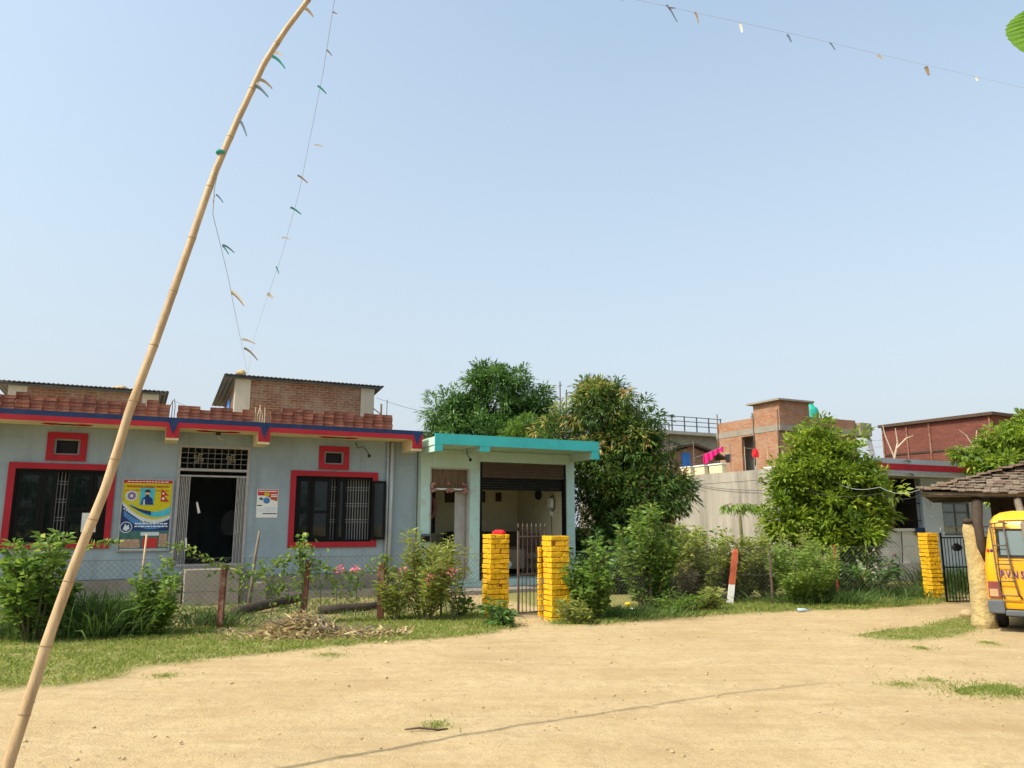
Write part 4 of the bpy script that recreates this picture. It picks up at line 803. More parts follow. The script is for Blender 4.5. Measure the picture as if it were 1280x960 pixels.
def beam(label, a, b, r, m='darkwood_shade'):
    a, b = Vector(a), Vector(b); q = MB(); c = (a+b)/2; q.tube([a-c, (a-c)*.3+Vector((0, 0, .01)), (b-c)*.4, b-c], [r, r*1.05, r*.95, r*.85], 8); return tag(q.build('timber_log', M[m], loc=c), label, 'log')
beam('dark charred log lying behind the fence left of the leaf pile', G(292, 771)+Vector((0, 0, .08)), G(376, 758)+Vector((0, 0, .17)), .085)
beam('dark log lying behind the leaf pile below the right window', G(398, 768)+Vector((0, 0, .06)), G(476, 764)+Vector((0, 0, .10)), .08)

# ------------------------------------------------------------------ bamboo pole and bunting
pp = [(-4, 1003), (12, 950), (60, 802), (95, 706), (130, 614), (160, 517), (198, 412), (238, 304), (270, 212), (297, 148), (330, 80), (358, 36), (385, 0), (412, -34), (440, -66)]
NP = len(pp); YP = [4.50+.98*((1003-y)/1003) for x, y in pp]; PTS = [PY(x, y, Yy) for (x, y), Yy in zip(pp, YP)]
g0 = PTS[0]; d0 = (PTS[0]-PTS[2]).normalized(); base_p = g0+d0*((g0.z+.05)/max(.05, -d0.z)); PTS = [base_p]+PTS
bp_ = thing('bamboo_pole', 'tall leaning bamboo pole with dark rings in the left foreground', 'pole', (base_p.x, base_p.y, 0))
o = Vector((base_p.x, base_p.y, 0)); q = MB(); dense = []; rad = []
nP = len(PTS)-1
for i in range(nP):
    for k in range(6): f = (i+k/6)/nP; dense.append(PTS[i].lerp(PTS[i+1], k/6)-o); rad.append(.0335*(1-.47*f))
dense.append(PTS[-1]-o); rad.append(.0175)
cum = [0]
for a, b in zip(dense[:-1], dense[1:]): cum.append(cum[-1]+(b-a).length)
tot = cum[-1]; nodes = []; s_ = .25; gap = .36
while s_ < tot-.1: nodes.append(s_); s_ += gap; gap = min(gap*1.02, .5)
def at_len(s):
    for i in range(len(cum)-1):
        if cum[i+1] >= s: f = (s-cum[i])/(cum[i+1]-cum[i]); return dense[i].lerp(dense[i+1], f), rad[i]+(rad[i+1]-rad[i])*f, (dense[i+1]-dense[i]).normalized()
    return dense[-1], rad[-1], (dense[-1]-dense[-2]).normalized()
sm = []; sr = []
for i in range(140):
    p, r, d = at_len(tot*i/139); nd = min(abs(tot*i/139-s) for s in nodes); sm.append(p+Vector((noise.noise(p*1.4), noise.noise(p*1.4+Vector((9, 0, 0))), 0))*.012); sr.append(r*(1+.07*math.exp(-(nd/.03)**2)))
q.tube(sm, sr, 12); q.build('culm', M['bamboo'], bp_)
for s in nodes:
    i = s/tot*139; i0 = int(i); p = sm[i0].lerp(sm[min(i0+1, 139)], i-i0); _, r, d = at_len(s); q = MB(); q.tube([p-d*.004, p+d*.004], r*1.09, 12); q.build('node_ring', M['node'], bp_)
ring = PY(276, 191, 5.28)-o
q = MB(); dd = (PTS[9]-PTS[8]).normalized(); q.tube([ring-dd*.012, ring+dd*.012], .034, 10); q.build('green_tie', M['peng'], bp_)
def ribbon(q, p, d, L_, w_, curl):
    p = Vector(p); d = Vector(d).normalized(); s = d.cross(Vector((.3, 1, .2))).normalized(); prev = None; n = 7
    for i in range(n):
        f = i/(n-1); c = p+d*L_*f+Vector((0, 0, -1))*curl*L_*f*f+s*math.sin(f*5)*.02*L_; ww = w_*(1-.5*f*f)
        cur = (c-s*ww/2+Vector((0, .25*ww, 0)), c+s*ww/2)
        if prev: q.face([prev[0], prev[1], cur[1], cur[0]])
        prev = cur
# little strips tied to the pole
for (px, py, m, ln, dr) in ((340, 70, 'peng', .10, (1, 0, -.5)), (344, 66, 'penw', .05, (1, 0, .1)), (318, 107, 'penb', .10, (1, 0, -.4)), (324, 99, 'pent', .09, (1, 0, -.3)), (299, 150, 'penb', .09, (.7, 0, -.9)), (381, 10, 'pent', .07, (1, 0, -.6)), (320, 104, 'penw', .06, (1, .2, -.7))):
    q = MB(); ribbon(q, PY(px, py, 5.3)-o, dr, ln*1.2, .022, .4); q.build('tied_strip', M[m], bp_)
def bunting(label, pts, pens, sagz=0.0, r=.0028):
    o = Vector(pts[0]); t = thing('bunting_line', label, 'bunting', o); q = MB(); P = [Vector(p)-o for p in pts]; q.tube(P, r, 5, False); q.build('string', M['string'], t)
    for (p, d, L_, w_, cu, m) in pens:
        k_ = p.y/6.0; q = MB(); ribbon(q, Vector(p)-o, d, L_*k_*.85, w_*k_*.6, cu); c = q.build('pennant', M[m], t); c.modifiers.new('t', 'SOLIDIFY').thickness = .003
    return t
roofp = HA.w(.95, 4.4, 5.72)
def yl(py, y0, y1, Y0, Y1): f = (py-y0)/(y1-y0); return 1/(1/Y0+(1/Y1-1/Y0)*f)   # a straight line in space
A0 = PY(276, 196, 5.28); Yr = roofp.y
def s1(px, py): return PY(px, py, yl(py, 196, 467, 5.3, Yr))
pts1 = [A0]+[s1(x, y) for x, y in ((268, 236), (266, 268), (276, 308), (286, 350), (294, 392), (301, 425))]+[roofp]
pens1 = [(s1(270, 243), (1, 0, -.8), .10, .02, .2, 'penb'), (s1(268, 244), (-.1, 0, -1), .07, .016, .1, 'pent'), (s1(278, 306), (1, .2, -.3), .12, .025, .3, 'penb'), (s1(278, 307), (.6, .2, -.6), .09, .02, .2, 'peng'), (s1(288, 363), (1, .1, -.5), .17, .03, .4, 'penw'), (s1(289, 366), (1, .1, -.7), .16, .02, .2, 'pent'), (s1(302, 424), (1, .1, -.1), .13, .03, .2, 'penw'), (s1(305, 435), (1, .1, -.5), .15, .03, .3, 'pent')]
bunting('string of strips from the middle of the bamboo pole to the roof room', pts1, pens1)
TIP = PTS[-1]
def s2(px, py): return PY(px, py, yl(py, -66, 467, TIP.y, Yr))
pts2 = [TIP]+[s2(x, y) for x, y in ((418, 0), (404, 90), (390, 160), (374, 240), (352, 320), (333, 375), (318, 420))]+[roofp]
pens2 = [(s2(416, 15), (1, 0, -.3), .05, .02, .2, 'pent'), (s2(408, 62), (1, .1, -.9), .08, .02, .1, 'pent'), (s2(397, 107), (1, .1, -.75), .115, .026, .1, 'peng'), (s2(393, 181), (1, .1, .05), .085, .02, .2, 'penw'), (s2(372, 219), (1, .1, -.6), .12, .024, .1, 'pent'), (s2(363, 259), (1, .1, -.5), .12, .026, .1, 'peng'), (s2(352, 297), (1, .1, .1), .08, .02, .2, 'penw'), (s2(345, 333), (.5, .1, -1), .07, .02, .1, 'peng'), (s2(334, 367), (.6, .1, -.3), .06, .05, .2, 'penw')]
bunting('string of strips from the tip of the bamboo pole to the roof room', pts2, pens2, r=.0022)
# ------------------------------------------------------------------ tree beside the camera that holds the third line and the big leaf
TB = Vector((4.75, 4.4, 0))
ot = thing('broad_leaf_tree', 'large green leaf of a near tree reaching in at the top right corner', 'tree', TB)
q = MB(); q.tube([(0, 0, -.1), (.05, 0, 1.5), (-.05, .02, 3.2), (.02, 0, 5.2)], [.13, .11, .09, .06], 10); q.build('trunk', M['bark'], ot)
lp = PY(1290, 2, 3.9)-TB
q = MB(); q.tube([(-.03, 0, 3.0), (-.7, -.2, 3.9), (lp.x+.25, lp.y+.05, lp.z+.22), tuple(lp)], [.04, .03, .016, .008], 7); q.build('branch', M['stem'], ot)
def bigleaf(p, d, L_, w_):
    d = Vector(d).normalized(); s = d.cross(Vector((0, 1, .15))).normalized(); nn = s.cross(d); q = MB(); n = 22; rows = []
    for i in range(n+1):
        f = i/n; c = Vector(p)+d*L_*f-Vector((0, 0, 1))*.10*L_*f*f; ww = w_*math.sin(math.pi*min(1, f*.93+.05))**.75*(1+.05*math.sin(i*2.6)); nn = nn*(1 if i % 2 else .55) if False else nn
        vv = .012*ww*(1 if i % 2 else -1); rows.append([c-s*ww/2+nn*.12*ww+d*.06, c-s*ww/4+nn*(.03*ww+vv)+d*.03, c, c+s*ww/4+nn*(.03*ww+vv)+d*.03, c+s*ww/2+nn*.12*ww+d*.06])
    for a, b in zip(rows[:-1], rows[1:]):
        for k in range(4): q.face([a[k], a[k+1], b[k+1], b[k]])
    return q
q = bigleaf(lp, (-.16, .0, -1), .25, .25)
o_ = q.build('leaf', L_banana, ot)
a = o_.data.attributes.new('rnd', 'FLOAT', 'FACE'); a.data.foreach_set('value', np.random.default_rng(1).uniform(.3, .7, len(o_.data.polygons)).astype(np.float32))
for k in range(7):
    q = bigleaf((random.uniform(-.2, .3), random.uniform(-.3, .3), 4.9+random.uniform(-.3, .4)), (random.uniform(-.2, 1), random.uniform(-1, 1), -.3), .42, .2); o_ = q.build('leaf', L_banana, ot)
    a = o_.data.attributes.new('rnd', 'FLOAT', 'FACE'); a.data.foreach_set('value', np.full(len(o_.data.polygons), .4, np.float32))
pz_, dz_, _ = crown_points([((.45, .1, 5.5), (.9, .9, .7)), ((1.0, .5, 4.9), (.8, .8, .5))], 700, .2, .2); leaves('crown', pz_, dz_+np.array([0, 0, -.5]), .30, .16, L_banana, ot, None, droop=.2)
E3 = TB+Vector((-.03, 0, 3.9)); 
def s3(px, py): f = (px-440)/(1500-440); return PY(px, py, TIP.y+(E3.y-TIP.y)*f+.8*math.sin(math.pi*f))
pts3 = [TIP]+[s3(x, y) for x, y in ((600, -42), (775, -5), (870, 16), (990, 42), (1100, 68), (1200, 91), (1280, 110))]+[E3]
pens3 = [(s3(775, -6), (.4, 0, -.8), .06, .03, .1, 'peng'), (s3(833, 6), (.7, .1, -1), .20, .022, .1, 'penb'), (s3(836, 10), (1, 0, .1), .07, .02, .1, 'pent'), (s3(869, 15), (.35, .1, -1), .11, .028, .1, 'pent'), (s3(925, 30), (.3, .1, -1), .085, .034, .1, 'penw'), (s3(984, 43), (.6, .1, -1), .085, .026, .1, 'penb'), (s3(1037, 53), (.8, .1, -1), .09, .016, .1, 'penb'), (s3(1096, 69), (1, .1, -.3), .07, .03, .2, 'penw'), (s3(1157, 83), (.4, .1, -1), .09, .045, .1, 'pent'), (s3(1220, 96), (.3, .1, -1), .04, .03, .1, 'penw')]
bunting('thin string with small strips crossing the sky at the top right', pts3, pens3, r=.0013)

# ------------------------------------------------------------------ grey house on the right with the red striped parapet
RB = G(1098, 728); RF = Frame((RB.x, RB.y), 26)
rh = thing('house', 'grey house on the right with red striped parapet and long stained side wall', 'house', RB, 26)
q = MB(); q.box(0, .2, .0, 8.9, -.1, 3.05); q.build('side_wall', M['sidewall'], rh)
q = MB(); q.box(-.012, .24, .3, 9.0, 3.052, 3.40); q.box(.26, 7.0, 8.7, 9.0, 3.055, 3.40); q.build('terrace_parapet', M['sidewall'], rh)
q = MB(); q.wall(2.15, 7.0, -.1, 3.05, 0, .2, [(3.02, 4.30, 1.26, 2.25)]); q.box(6.8, 7, .203, 9, -.1, 3.05); q.build('front_wall', M['rhouse'], rh)
MB().box(2.15, 2.35, .203, 2.397, -.1, 2.94).build('veranda_end_wall', M['darkwood_shade'], rh)  # coloured near-black to stand in for the shade inside the veranda
MB().box(.203, 2.147, 2.4, 2.6, -.1, 2.94).build('veranda_back_wall', M['darkwood_shade'], rh)  # same dark colour, imitating the shaded depth of the veranda
q = MB(); q.box(.20, 2.147, -.0, .14, -.1, 1.40); q.box(.12, 2.2, -.06, .2, 1.403, 1.475); q.build('veranda_wall', mat('pale_veranda_plaster', (.58, .56, .52), .95, .1, 1.5, .3, 40, stain=(.36, .33, .29), stain_amt=.5), rh)
q = MB(); q.box(.3, 2.3, -.09, -.003, .0, .5); q.build('plinth', M['cement_pale'], rh)
q = MB(); q.box(-.62, 7.2, -.62, .3, 2.93, 3.02); q.box(.263, 7.0, .303, 8.697, 2.95, 3.05); rr = q.build('roof', M['cement_pale'], rh)
q = MB(); q.box(-.62, 7.2, -.62, -.48, 3.022, 3.41); q.box(-.62, -.48, -.477, .297, 3.022, 3.41); pr = q.build('parapet', mat('grey_parapet_paint', (.34, .38, .41), .9, .1, 2, .1, 50, stain=(.2, .2, .2), stain_amt=.4), rr)
q = MB(); q.box(-.624, 7.2, -.628, -.622, 3.09, 3.27); q.box(-.628, -.6225, -.6215, .29, 3.09, 3.27); q.build('red_band', M['red'], pr)
q = MB()
for i in range(15): x = .25+1.86*i/14; q.tube([(x, .08, 1.475), (x, .08, 2.93)], .005, 4)
for z in (1.7, 2.2, 2.6): q.box(.21, 2.14, .062, .072, z-.01, z+.01)
q.build('veranda_grille', M['dark'], rh)
q = MB(); q.box(1.12, 1.27, .3, .45, -.1, 2.95); cl = q.build('red_column', mat('dark_red_paint', (.22, .02, .02), .7, .2, 5), rh); q = MB(); q.box(1.10, 1.29, .28, .299, 1.75, 2.2); q.build('pale_patch', M['cream'], cl)
win = MB().box(3.02, 4.30, .14, .15, 1.26, 2.25).build('window', M['ink'], rh); frame_rect(3.02, 4.30, 1.26, 2.25, .05, .02, .09).build('frame', M['plastic'], win)
q = MB(); q.box(3.07, 4.25, .03, .08, 1.92, 1.97); q.box(3.62, 3.67, .03, .08, 1.31, 2.2); q.build('glazing_bar', M['plastic'], win); q = MB(); q.box(3.06, 4.26, .05, .056, 1.30, 2.21); q.build('pane', M['busglass'], win)
q = MB(); q.tube([(1.02, -.03, .5), (1.0, -.08, .9), (1.0, -.09, 1.38)], .016, 6); q.build('drain_pipe', M['wire'], rh)
q = MB(); q.tube([(.45, -.05, .1), (.45, -.06, .62), (.62, -.07, .72), (.85, -.06, .62), (.87, -.05, .1)], .012, 6); q.blob((.64, -.09, .74), .05, 2, .3); q.build('water_tap', M['iron'], rh)
t = thing('blue_cloth', 'small blue cloth hung over the veranda wall of the grey house', 'cloth', RF.w(1.83, -.075, 1.49), 26); q = MB(); q.faces([(-.2, -.02, 0), (.2, -.02, .0), (.2, -.03, -.2), (.02, -.035, -.24), (-.2, -.03, -.19), (-.2, .12, .005), (.2, .12, .005)], [(0, 4, 3), (0, 3, 1), (1, 3, 2), (5, 0, 1, 6)]); c = q.build('cloth_sheet', M['navy'], t); c.modifiers.new('t', 'SOLIDIFY').thickness = .012
t = thing('ornament_cluster', 'small pale ornament stuck on the grey wall beside the veranda', 'ornament', RF.w(2.45, -.02, 2.0), 26); q = MB()
for dx, dz in ((0, .2), (.15, .2), (.02, .08), (.14, .06), (.08, -.2)): q.blob((dx-.07, 0, dz), .045, 1, .3, (1, .5, 1))
q.build('plaster_bits', M['white'], t)
for k, (x, z) in enumerate(((.75, 3.36), (.82, 2.99))): q = MB(); q.tube([(x-.12, -.66, z), (x, -.68, z+.02), (x+.16, -.66, z-.03)], .02, 6); q.build('spout', M['plastic'], pr)
# what stands on its terrace
for k, (px0, px1, py) in enumerate(((851, 863, 584), (868, 880, 580), (886, 902, 576))):
    RS = Frame((RB.x, RB.y), 116); v0 = RS.uz(px1, py)[0]; v1 = RS.uz(px0, py)[0]
    t = thing('parapet_block', ('cream block at the far left end of the stained wall top', 'middle cream block on the stained wall top', 'cream block on the stained wall top nearest the pink cloth')[k], 'block', RF.w(.1, (v0+v1)/2, 3.402), 26, 'cream blocks on the terrace wall'); MB().box(-.1, .1, -(v1-v0)/2, (v1-v0)/2, 0, .30).build('block', M['cream'], t, .01); MB().box(-.13, .13, -(v1-v0)/2-.03, (v1-v0)/2+.03, .303, .35).build('coping', M['white'], t)
c1 = RF.loc(PY(884, 565, 30.0)); 
t = thing('pink_cloth', 'bright magenta cloth drying on a line above the stained wall', 'laundry', PY(890, 566, 30.2), 0); t.scale = (.8, .8, .8)
q = MB(); vs = []; n = 14
for k in range(n+1): f = k/n; x = -.45+1.0*f; z = -.12+.42*f; vs += [(x, .05*math.sin(k*1.9), z+.02), (x+.02, .08*math.sin(k*1.9), z-(.42 if f < .5 else .22)-.05*math.sin(k))]
q.faces(vs, [(2*k, 2*k+2, 2*k+3, 2*k+1) for k in range(n)]); c = q.build('cloth_sheet', M['pink'], t); c.modifiers.new('t', 'SOLIDIFY').thickness = .02
q = MB(); q.tube([(-.9, 0, -.25), (-.45, 0, -.1), (.55, 0, .32), (.9, 0, .45)], .006, 4); q.build('clothes_line', M['string'], t)
q = MB()
for x in (-.9, .9): q.tube([(x, 0, -1.45), (x, 0, .55)], .02, 5)
q.build('line_pole', M['wood'], t)
t = thing('red_garment', 'small red garment hanging by the doorway of the brick house', 'laundry', PY(944, 567, 33), 0); t.scale = (.75, .75, .75); q = MB(); q.faces([(-.1, 0, .25), (.1, 0, .28), (.2, .03, .0), (.18, 0, -.22), (-.16, 0, -.2), (-.18, .03, .02), (0, -.06, 0)], [(0, 6, 5), (0, 1, 6), (1, 2, 6), (2, 3, 6), (3, 4, 6), (4, 5, 6)]); c = q.build('garment', M['redcloth'], t); c.modifiers.new('t', 'SOLIDIFY').thickness = .03
q = MB(); q.tube([(-.6, 0, .33), (0, 0, .26), (.7, 0, .36)], .006, 4); q.tube([(-.6, 0, -1.5), (-.6, 0, .4)], .018, 5); q.tube([(.7, 0, -1.5), (.7, 0, .4)], .018, 5); q.build('clothes_line', M['twig'], t)
t = thing('white_slab', 'white broken slab leaning on the terrace below the red garment', 'slab', RF.w(.6, 4.3, 3.05), 26); q = MB(); q.box(-.1, .1, -.8, .4, 0, .46, None, .03); q.build('slab', M['white'], t); q = MB(); q.box(-.12, .1, -.95, -.81, 0, .85, None, .02); q.build('upright', M['white'], t)
q = MB()
for k in range(9): q.box(random.uniform(-.15, .2), random.uniform(.25, .4), -1.5+.22*k, -1.3+.22*k, 0, random.uniform(.38, .5), None, .02)
tag(q.build('brick_rubble', M['loose'][1], loc=RF.w(.5, 4.0, 3.05)), 'low heap of brick rubble along the terrace edge behind the stained wall', 'rubble').rotation_euler = (0, 0, R(26))

# ------------------------------------------------------------------ unfinished brick house behind
BB = PY(975, 530, 36); BB.z = 0
bh = thing('house', 'unfinished orange brick house with a square stair tower behind the stained wall', 'house', BB, 26)
def sidewall(q, v0, v1, z0, z1, x0, x1, holes):      # wall along the side (yz) with holes given in (v, z)
    k = MB(); k.wall(v0, v1, z0, z1, -x1, -x0, holes); q.faces([(-y, x, z) for x, y, z in k.v], k.f)
q = MB(); sidewall(q, .2, 4.4, 0, 5.95, 0, .2, [(1.68, 2.62, 4.0, 5.88)]); sidewall(q, 1.73, 4.4, 6.245, 6.75, 0, .2, []); sidewall(q, .0, 1.7, 6.245, 7.36, 0, .2, [])
q.box(.203, 5.3, .2, .4, 0, 5.95); q.box(.203, 1.95, 0, .2, 6.245, 7.36); q.box(1.953, 5.2, .1, .3, 6.245, 6.72)
q.box(1.75, 1.95, .203, 1.7, 6.245, 7.36); q.box(.203, 1.747, 1.5, 1.7, 6.245, 7.36); q.box(5.1, 5.3, .403, 4.4, 0, 5.95); q.build('wall', M['brick2'], bh)
q = MB(); q.box(-.02, 5.28, .0, 4.45, 5.955, 6.24); q.box(5.283, 6.1, -.1, 1.2, 5.95, 6.6); q.box(.2, 5.1, .4, 4.3, 4.0, 4.1); q.build('floor_band', M['cement'], bh)
q = MB(); q.box(-.22, 2.1, -.22, 1.95, 7.365, 7.45); q.build('roof', M['cement'], bh)
q = MB(); q.box(.02, .22, 1.35, 1.70, 4.1, 5.95); q.box(.8, .9, 1.4, 3.4, 4.1, 5.9); q.build('inner_wall', M['cement_pale'], bh); q = MB(); q.box(.78, .795, 1.85, 2.35, 4.1, 5.35); q.build('doorway', M['ink'], bh)
for v in (1.72, 4.3, .1): q = MB(); q.tube([(-.03, v, 4.4), (-.03, v, 6.95+.3*(v > 4))], .03, 6); q.build('rebar_column', M['iron'], bh)
q = MB(); q.box(-.06, -.002, 3.45, 3.8, 4.75, 5.1); wn = q.build('window', M['ink'], bh); q = MB(); q.box(-.08, -.061, 3.4, 3.85, 5.1, 5.15); q.build('lintel', M['cement'], wn)
q = MB()
for k in range(5): q.tube([(5.75+.06*k, -.05, 5.96), (5.9+.12*k, -.1, 4.6-.1*k)], .015, 4)
q.build('hanging_rebar', M['redpost'], bh)
t = thing('water_tank', 'bright green plastic water tank beside the brick stair tower', 'water tank', PY(1014, 524, 38.5)); q = MB(); q.lathe([(.36, -1.2), (.38, -.1), (.40, .0), (.38, .05), (.38, .4), (.33, .55), (.18, .66), (.17, .74), (.05, .76)], (0, 0, 0), 22); q.build('tank_body', M['tank'], t); q = MB(); q.lathe([(.15, .75), (.16, .79), (.1, .82)], (0, 0, 0), 14); q.build('lid', M['tank'], t)
# grey flat roofed house with a rail, small shed with a blue door
GB = PY(806, 545, 46); GB.z = 0; gh = thing('house', 'far grey flat roofed house with a dark rail along its roof', 'house', GB, 26)
zt = PY(858, 541, 47.6).z-.2
q = MB(); q.box(-1, 5.6, 0, 6, 0, zt); q.build('wall', M['cement'], gh); q = MB(); q.box(-1.2, 5.8, -.4, 6.2, zt+.004, zt+.20); q.build('roof', M['cement_pale'], gh)
q = MB(); q.box(3.6, 4.7, -.02, -.003, zt-1.5, zt-.75); q.build('window', M['ink'], gh)
q = MB()
for k in range(8): x = -1+.95*k; q.box(x-.03, x+.03, -.3, -.24, zt+.2, zt+1.15)
for z in (.55, .82, 1.1): q.box(-1.1, 5.7, -.345, -.31, zt+z-.022, zt+z+.022)
q.build('rail', M['plastic'], gh)
SHB = PY(868, 655, 33); SHB.z = 0; t = thing('shed', 'small brick hut with a rounded roof and a blue door behind the cream blocks', 'hut', SHB, 26)
q = MB(); q.prism([(-1.2, 0), (1.3, 0), (1.3, 4.5), (0, 4.88), (-1.2, 4.5)], 0, 3); q.build('wall', M['brick2'], t); q = MB(); q.box(-.55, -.1, -.03, -.002, 3.2, 4.6); q.build('door', M['blue'], t)
q = MB(); pr_ = [(-1.5, 4.55), (-.9, 4.85), (0, 5.0), (.9, 4.75), (1.7, 4.45), (1.7, 4.36), (.9, 4.66), (0, 4.9), (-.9, 4.75), (-1.5, 4.46)]; q.prism(pr_, -.3, 3.2); q.build('roof', M['brownwood'], t)
# brick wall house far right with framed panels and bare branches in front
W0, W1 = PY(1103, 535, 33), PY(1240, 527, 29); dW = (W1-W0); angW = math.degrees(math.atan2(dW.y, dW.x)); Lw = math.hypot(dW.x, dW.y); W0.z = 0
bw = thing('house', 'dark red brick house wall with thin framing behind the red striped parapet', 'house', W0, angW)
zt = PY(1103, 535, 33).z; q = MB(); q.box(0, Lw, 0, 3.5, 0, zt-.004); q.build('wall', M['brick3'], bw); q = MB(); q.box(-.12, Lw+.12, -.15, 3.6, zt, zt+.12); q.build('roof', M['brownwood'], bw)
q = MB()
for f in (0, .24, .455, .98): q.box(f*Lw-.02, f*Lw+.05, -.05, -.002, 1, zt-.01)
q.build('drain_post', M['redpost'], bw); q = MB(); q.box(0, Lw, -.03, -.0015, zt-1.22, zt-1.15); q.box(0, Lw, -.03, -.0015, zt-2.0, zt-1.92); q.build('band', M['darkwood_shade'], bw)
def bare(label, base, segs):
    q = MB()
    for sg in segs: q.tube(sg, [max(.008, .035*(1-.7*k/(len(sg)-1))) for k in range(len(sg))], 5)
    return tag(q.build('bare_branch', M['twig'], loc=base), label, 'branch')
bb = PY(1118, 572, 26); bare('bare pale branches rising behind the left part of the red striped parapet', bb, [[Vector((0, 0, -2.5)), Vector((0, 0, 0)), Vector((-.25, 0, .75)), Vector((-.3, 0, 1.1))], [Vector((0, 0, 0)), Vector((.15, 0, .5)), Vector((.12, 0, 1.0))], [Vector((.08, 0, .3)), Vector((.45, 0, .65)), Vector((.7, 0, .75))]])
bb = PY(1232, 566, 24); bare('bare pale branches leaning left in front of the dark red brick wall', bb, [[Vector((.3, 0, -2.2)), Vector((.0, 0, -.2)), Vector((-.3, 0, .1)), Vector((-.55, 0, .55)), Vector((-.75, 0, .72))], [Vector((-.1, 0, -.1)), Vector((-.25, 0, .4)), Vector((-.2, 0, .7))], [Vector((-.3, 0, .1)), Vector((-.6, 0, .2))]])
# rebar and masts far behind
for k, (px, y0, y1, Y, lab) in enumerate(((700, 500, 477, 42, 'rusty rebar stub rising between the two mango trees'), (708, 500, 487, 42.5, 'short rebar stub right of the taller one between the mango trees'), (831, 548, 521, 46, 'thin mast on the far railed roof'), (836, 548, 528, 46.5, 'short dark pipe on the far railed roof'), (940, 535, 516, 44, 'thin mast left of the brick stair tower'))):
    a = PY(px, y1, Y); b_ = PY(px, y0, Y); q = MB(); q.tube([(0, 0, b_.z-a.z-3.0), (0, 0, 0)], .035, 5); q.tube([(-.1, 0, -.25), (.12, 0, -.2)], .02, 4); tag(q.build('mast', M['iron'], loc=a), lab, 'mast')
# grey house behind the gap between the two front buildings
t = thing('house', 'pale grey house end seen in the gap above the turquoise roof', 'house', HA.w(5.3, 9, 0), 26); q = MB(); q.box(-1.7, 1.3, 0, 3, 0, 4.35); q.build('wall', M['cement_pale'], t); q = MB(); q.box(-1.9, 1.4, -.2, 3.2, 4.354, 4.5); q.build('roof', M['cement'], t)
q = MB()
for k in range(7): q.tube([(-1.8+.42*k, -.1, 4.5), (-1.8+.42*k, -.1, 4.95)], .012, 4)
q.tube([(-1.8, -.1, 4.95), (.9, -.1, 4.95)], .012, 4); q.build('rail', M['steel'], t)

# ------------------------------------------------------------------ trees and shrubs
def flush(pts, rn):
    zz = pts[:, 2]; f = np.clip((zz-np.quantile(zz, .60))/(np.ptp(zz)*.4), 0, 1); pick = RNG.random(len(zz)) < .04+.40*f
    return np.where(pick, RNG.uniform(.55, .95, len(zz)), np.clip(rn*.62, .0, .45))
lb = lambda *a: pxlobe(*a)
tree('mango_tree', 'round dark green mango tree behind the turquoise roof', HA.w(8.6, 9.5), [lb(622, 498, 52, 42, 27), lb(572, 522, 36, 30, 26.5), lb(668, 512, 28, 28, 27), lb(600, 545, 58, 25, 26.5), lb(650, 545, 45, 24, 27), lb(555, 545, 20, 18, 26.5), lb(615, 475, 30, 20, 27)], L_mango, 560, 40, .21, .062, .17, 'mango trees', droop=.4, csize=.33, rough=.34, shell=.4)
tree('mango_tree', 'large mango tree with orange young leaves right of the turquoise shop', (2.9, 21.6, 0), [lb(752, 515, 46, 36, 22.5), lb(703, 545, 34, 30, 22.8), lb(795, 555, 46, 42, 22), lb(748, 592, 42, 48, 22), lb(800, 628, 52, 50, 21.5), lb(762, 660, 40, 60, 21.6), lb(835, 610, 32, 34, 22), lb(745, 495, 30, 18, 22.5), lb(790, 690, 55, 45, 21.3), lb(728, 655, 16, 50, 21.9)], L_flush, 900, 42, .20, .056, .2, 'mango trees', droop=.45, csize=.33, tint=flush, rough=.36, shell=.38)
tree('small_tree', 'pale green young tree top between the mango trees and the turquoise roof', HA.w(8.9, 6.5), [lb(655, 540, 24, 18, 24.5), lb(640, 550, 15, 12, 24.5)], L_bush, 90, 22, .16, .07, .05, None, droop=.1, csize=.2, spread=1.0)
tree('lime_green_tree', 'bright yellow green bushy tree in front of the grey house on the right', (7.75, 19.2, 0), [lb(1015, 563, 30, 30, 19.2), lb(1037, 588, 50, 40, 19), lb(992, 612, 36, 38, 19), lb(1070, 622, 38, 42, 18.9), lb(1028, 645, 52, 36, 18.8), lb(1088, 600, 18, 22, 19), lb(1060, 668, 44, 28, 18.7), lb(985, 655, 34, 30, 18.8), lb(1100, 642, 12, 20, 18.9), lb(1026, 548, 16, 16, 19.2)], L_lime, 580, 38, .17, .07, .11, None, droop=.2, csize=.27, shell=.3, rough=.5)
tree('leafy_tree', 'bright green tree top behind the tiled shed roof', (15.0, 21.5, 0), [lb(1262, 558, 40, 26, 22), lb(1225, 585, 28, 18, 21), lb(1300, 545, 40, 34, 22.5), lb(1250, 600, 40, 30, 20.5), lb(1310, 600, 50, 50, 22), lb(1210, 568, 14, 8, 21)], L_lime, 200, 55, .20, .08, .14, None, droop=.4, csize=.28, shell=.3)
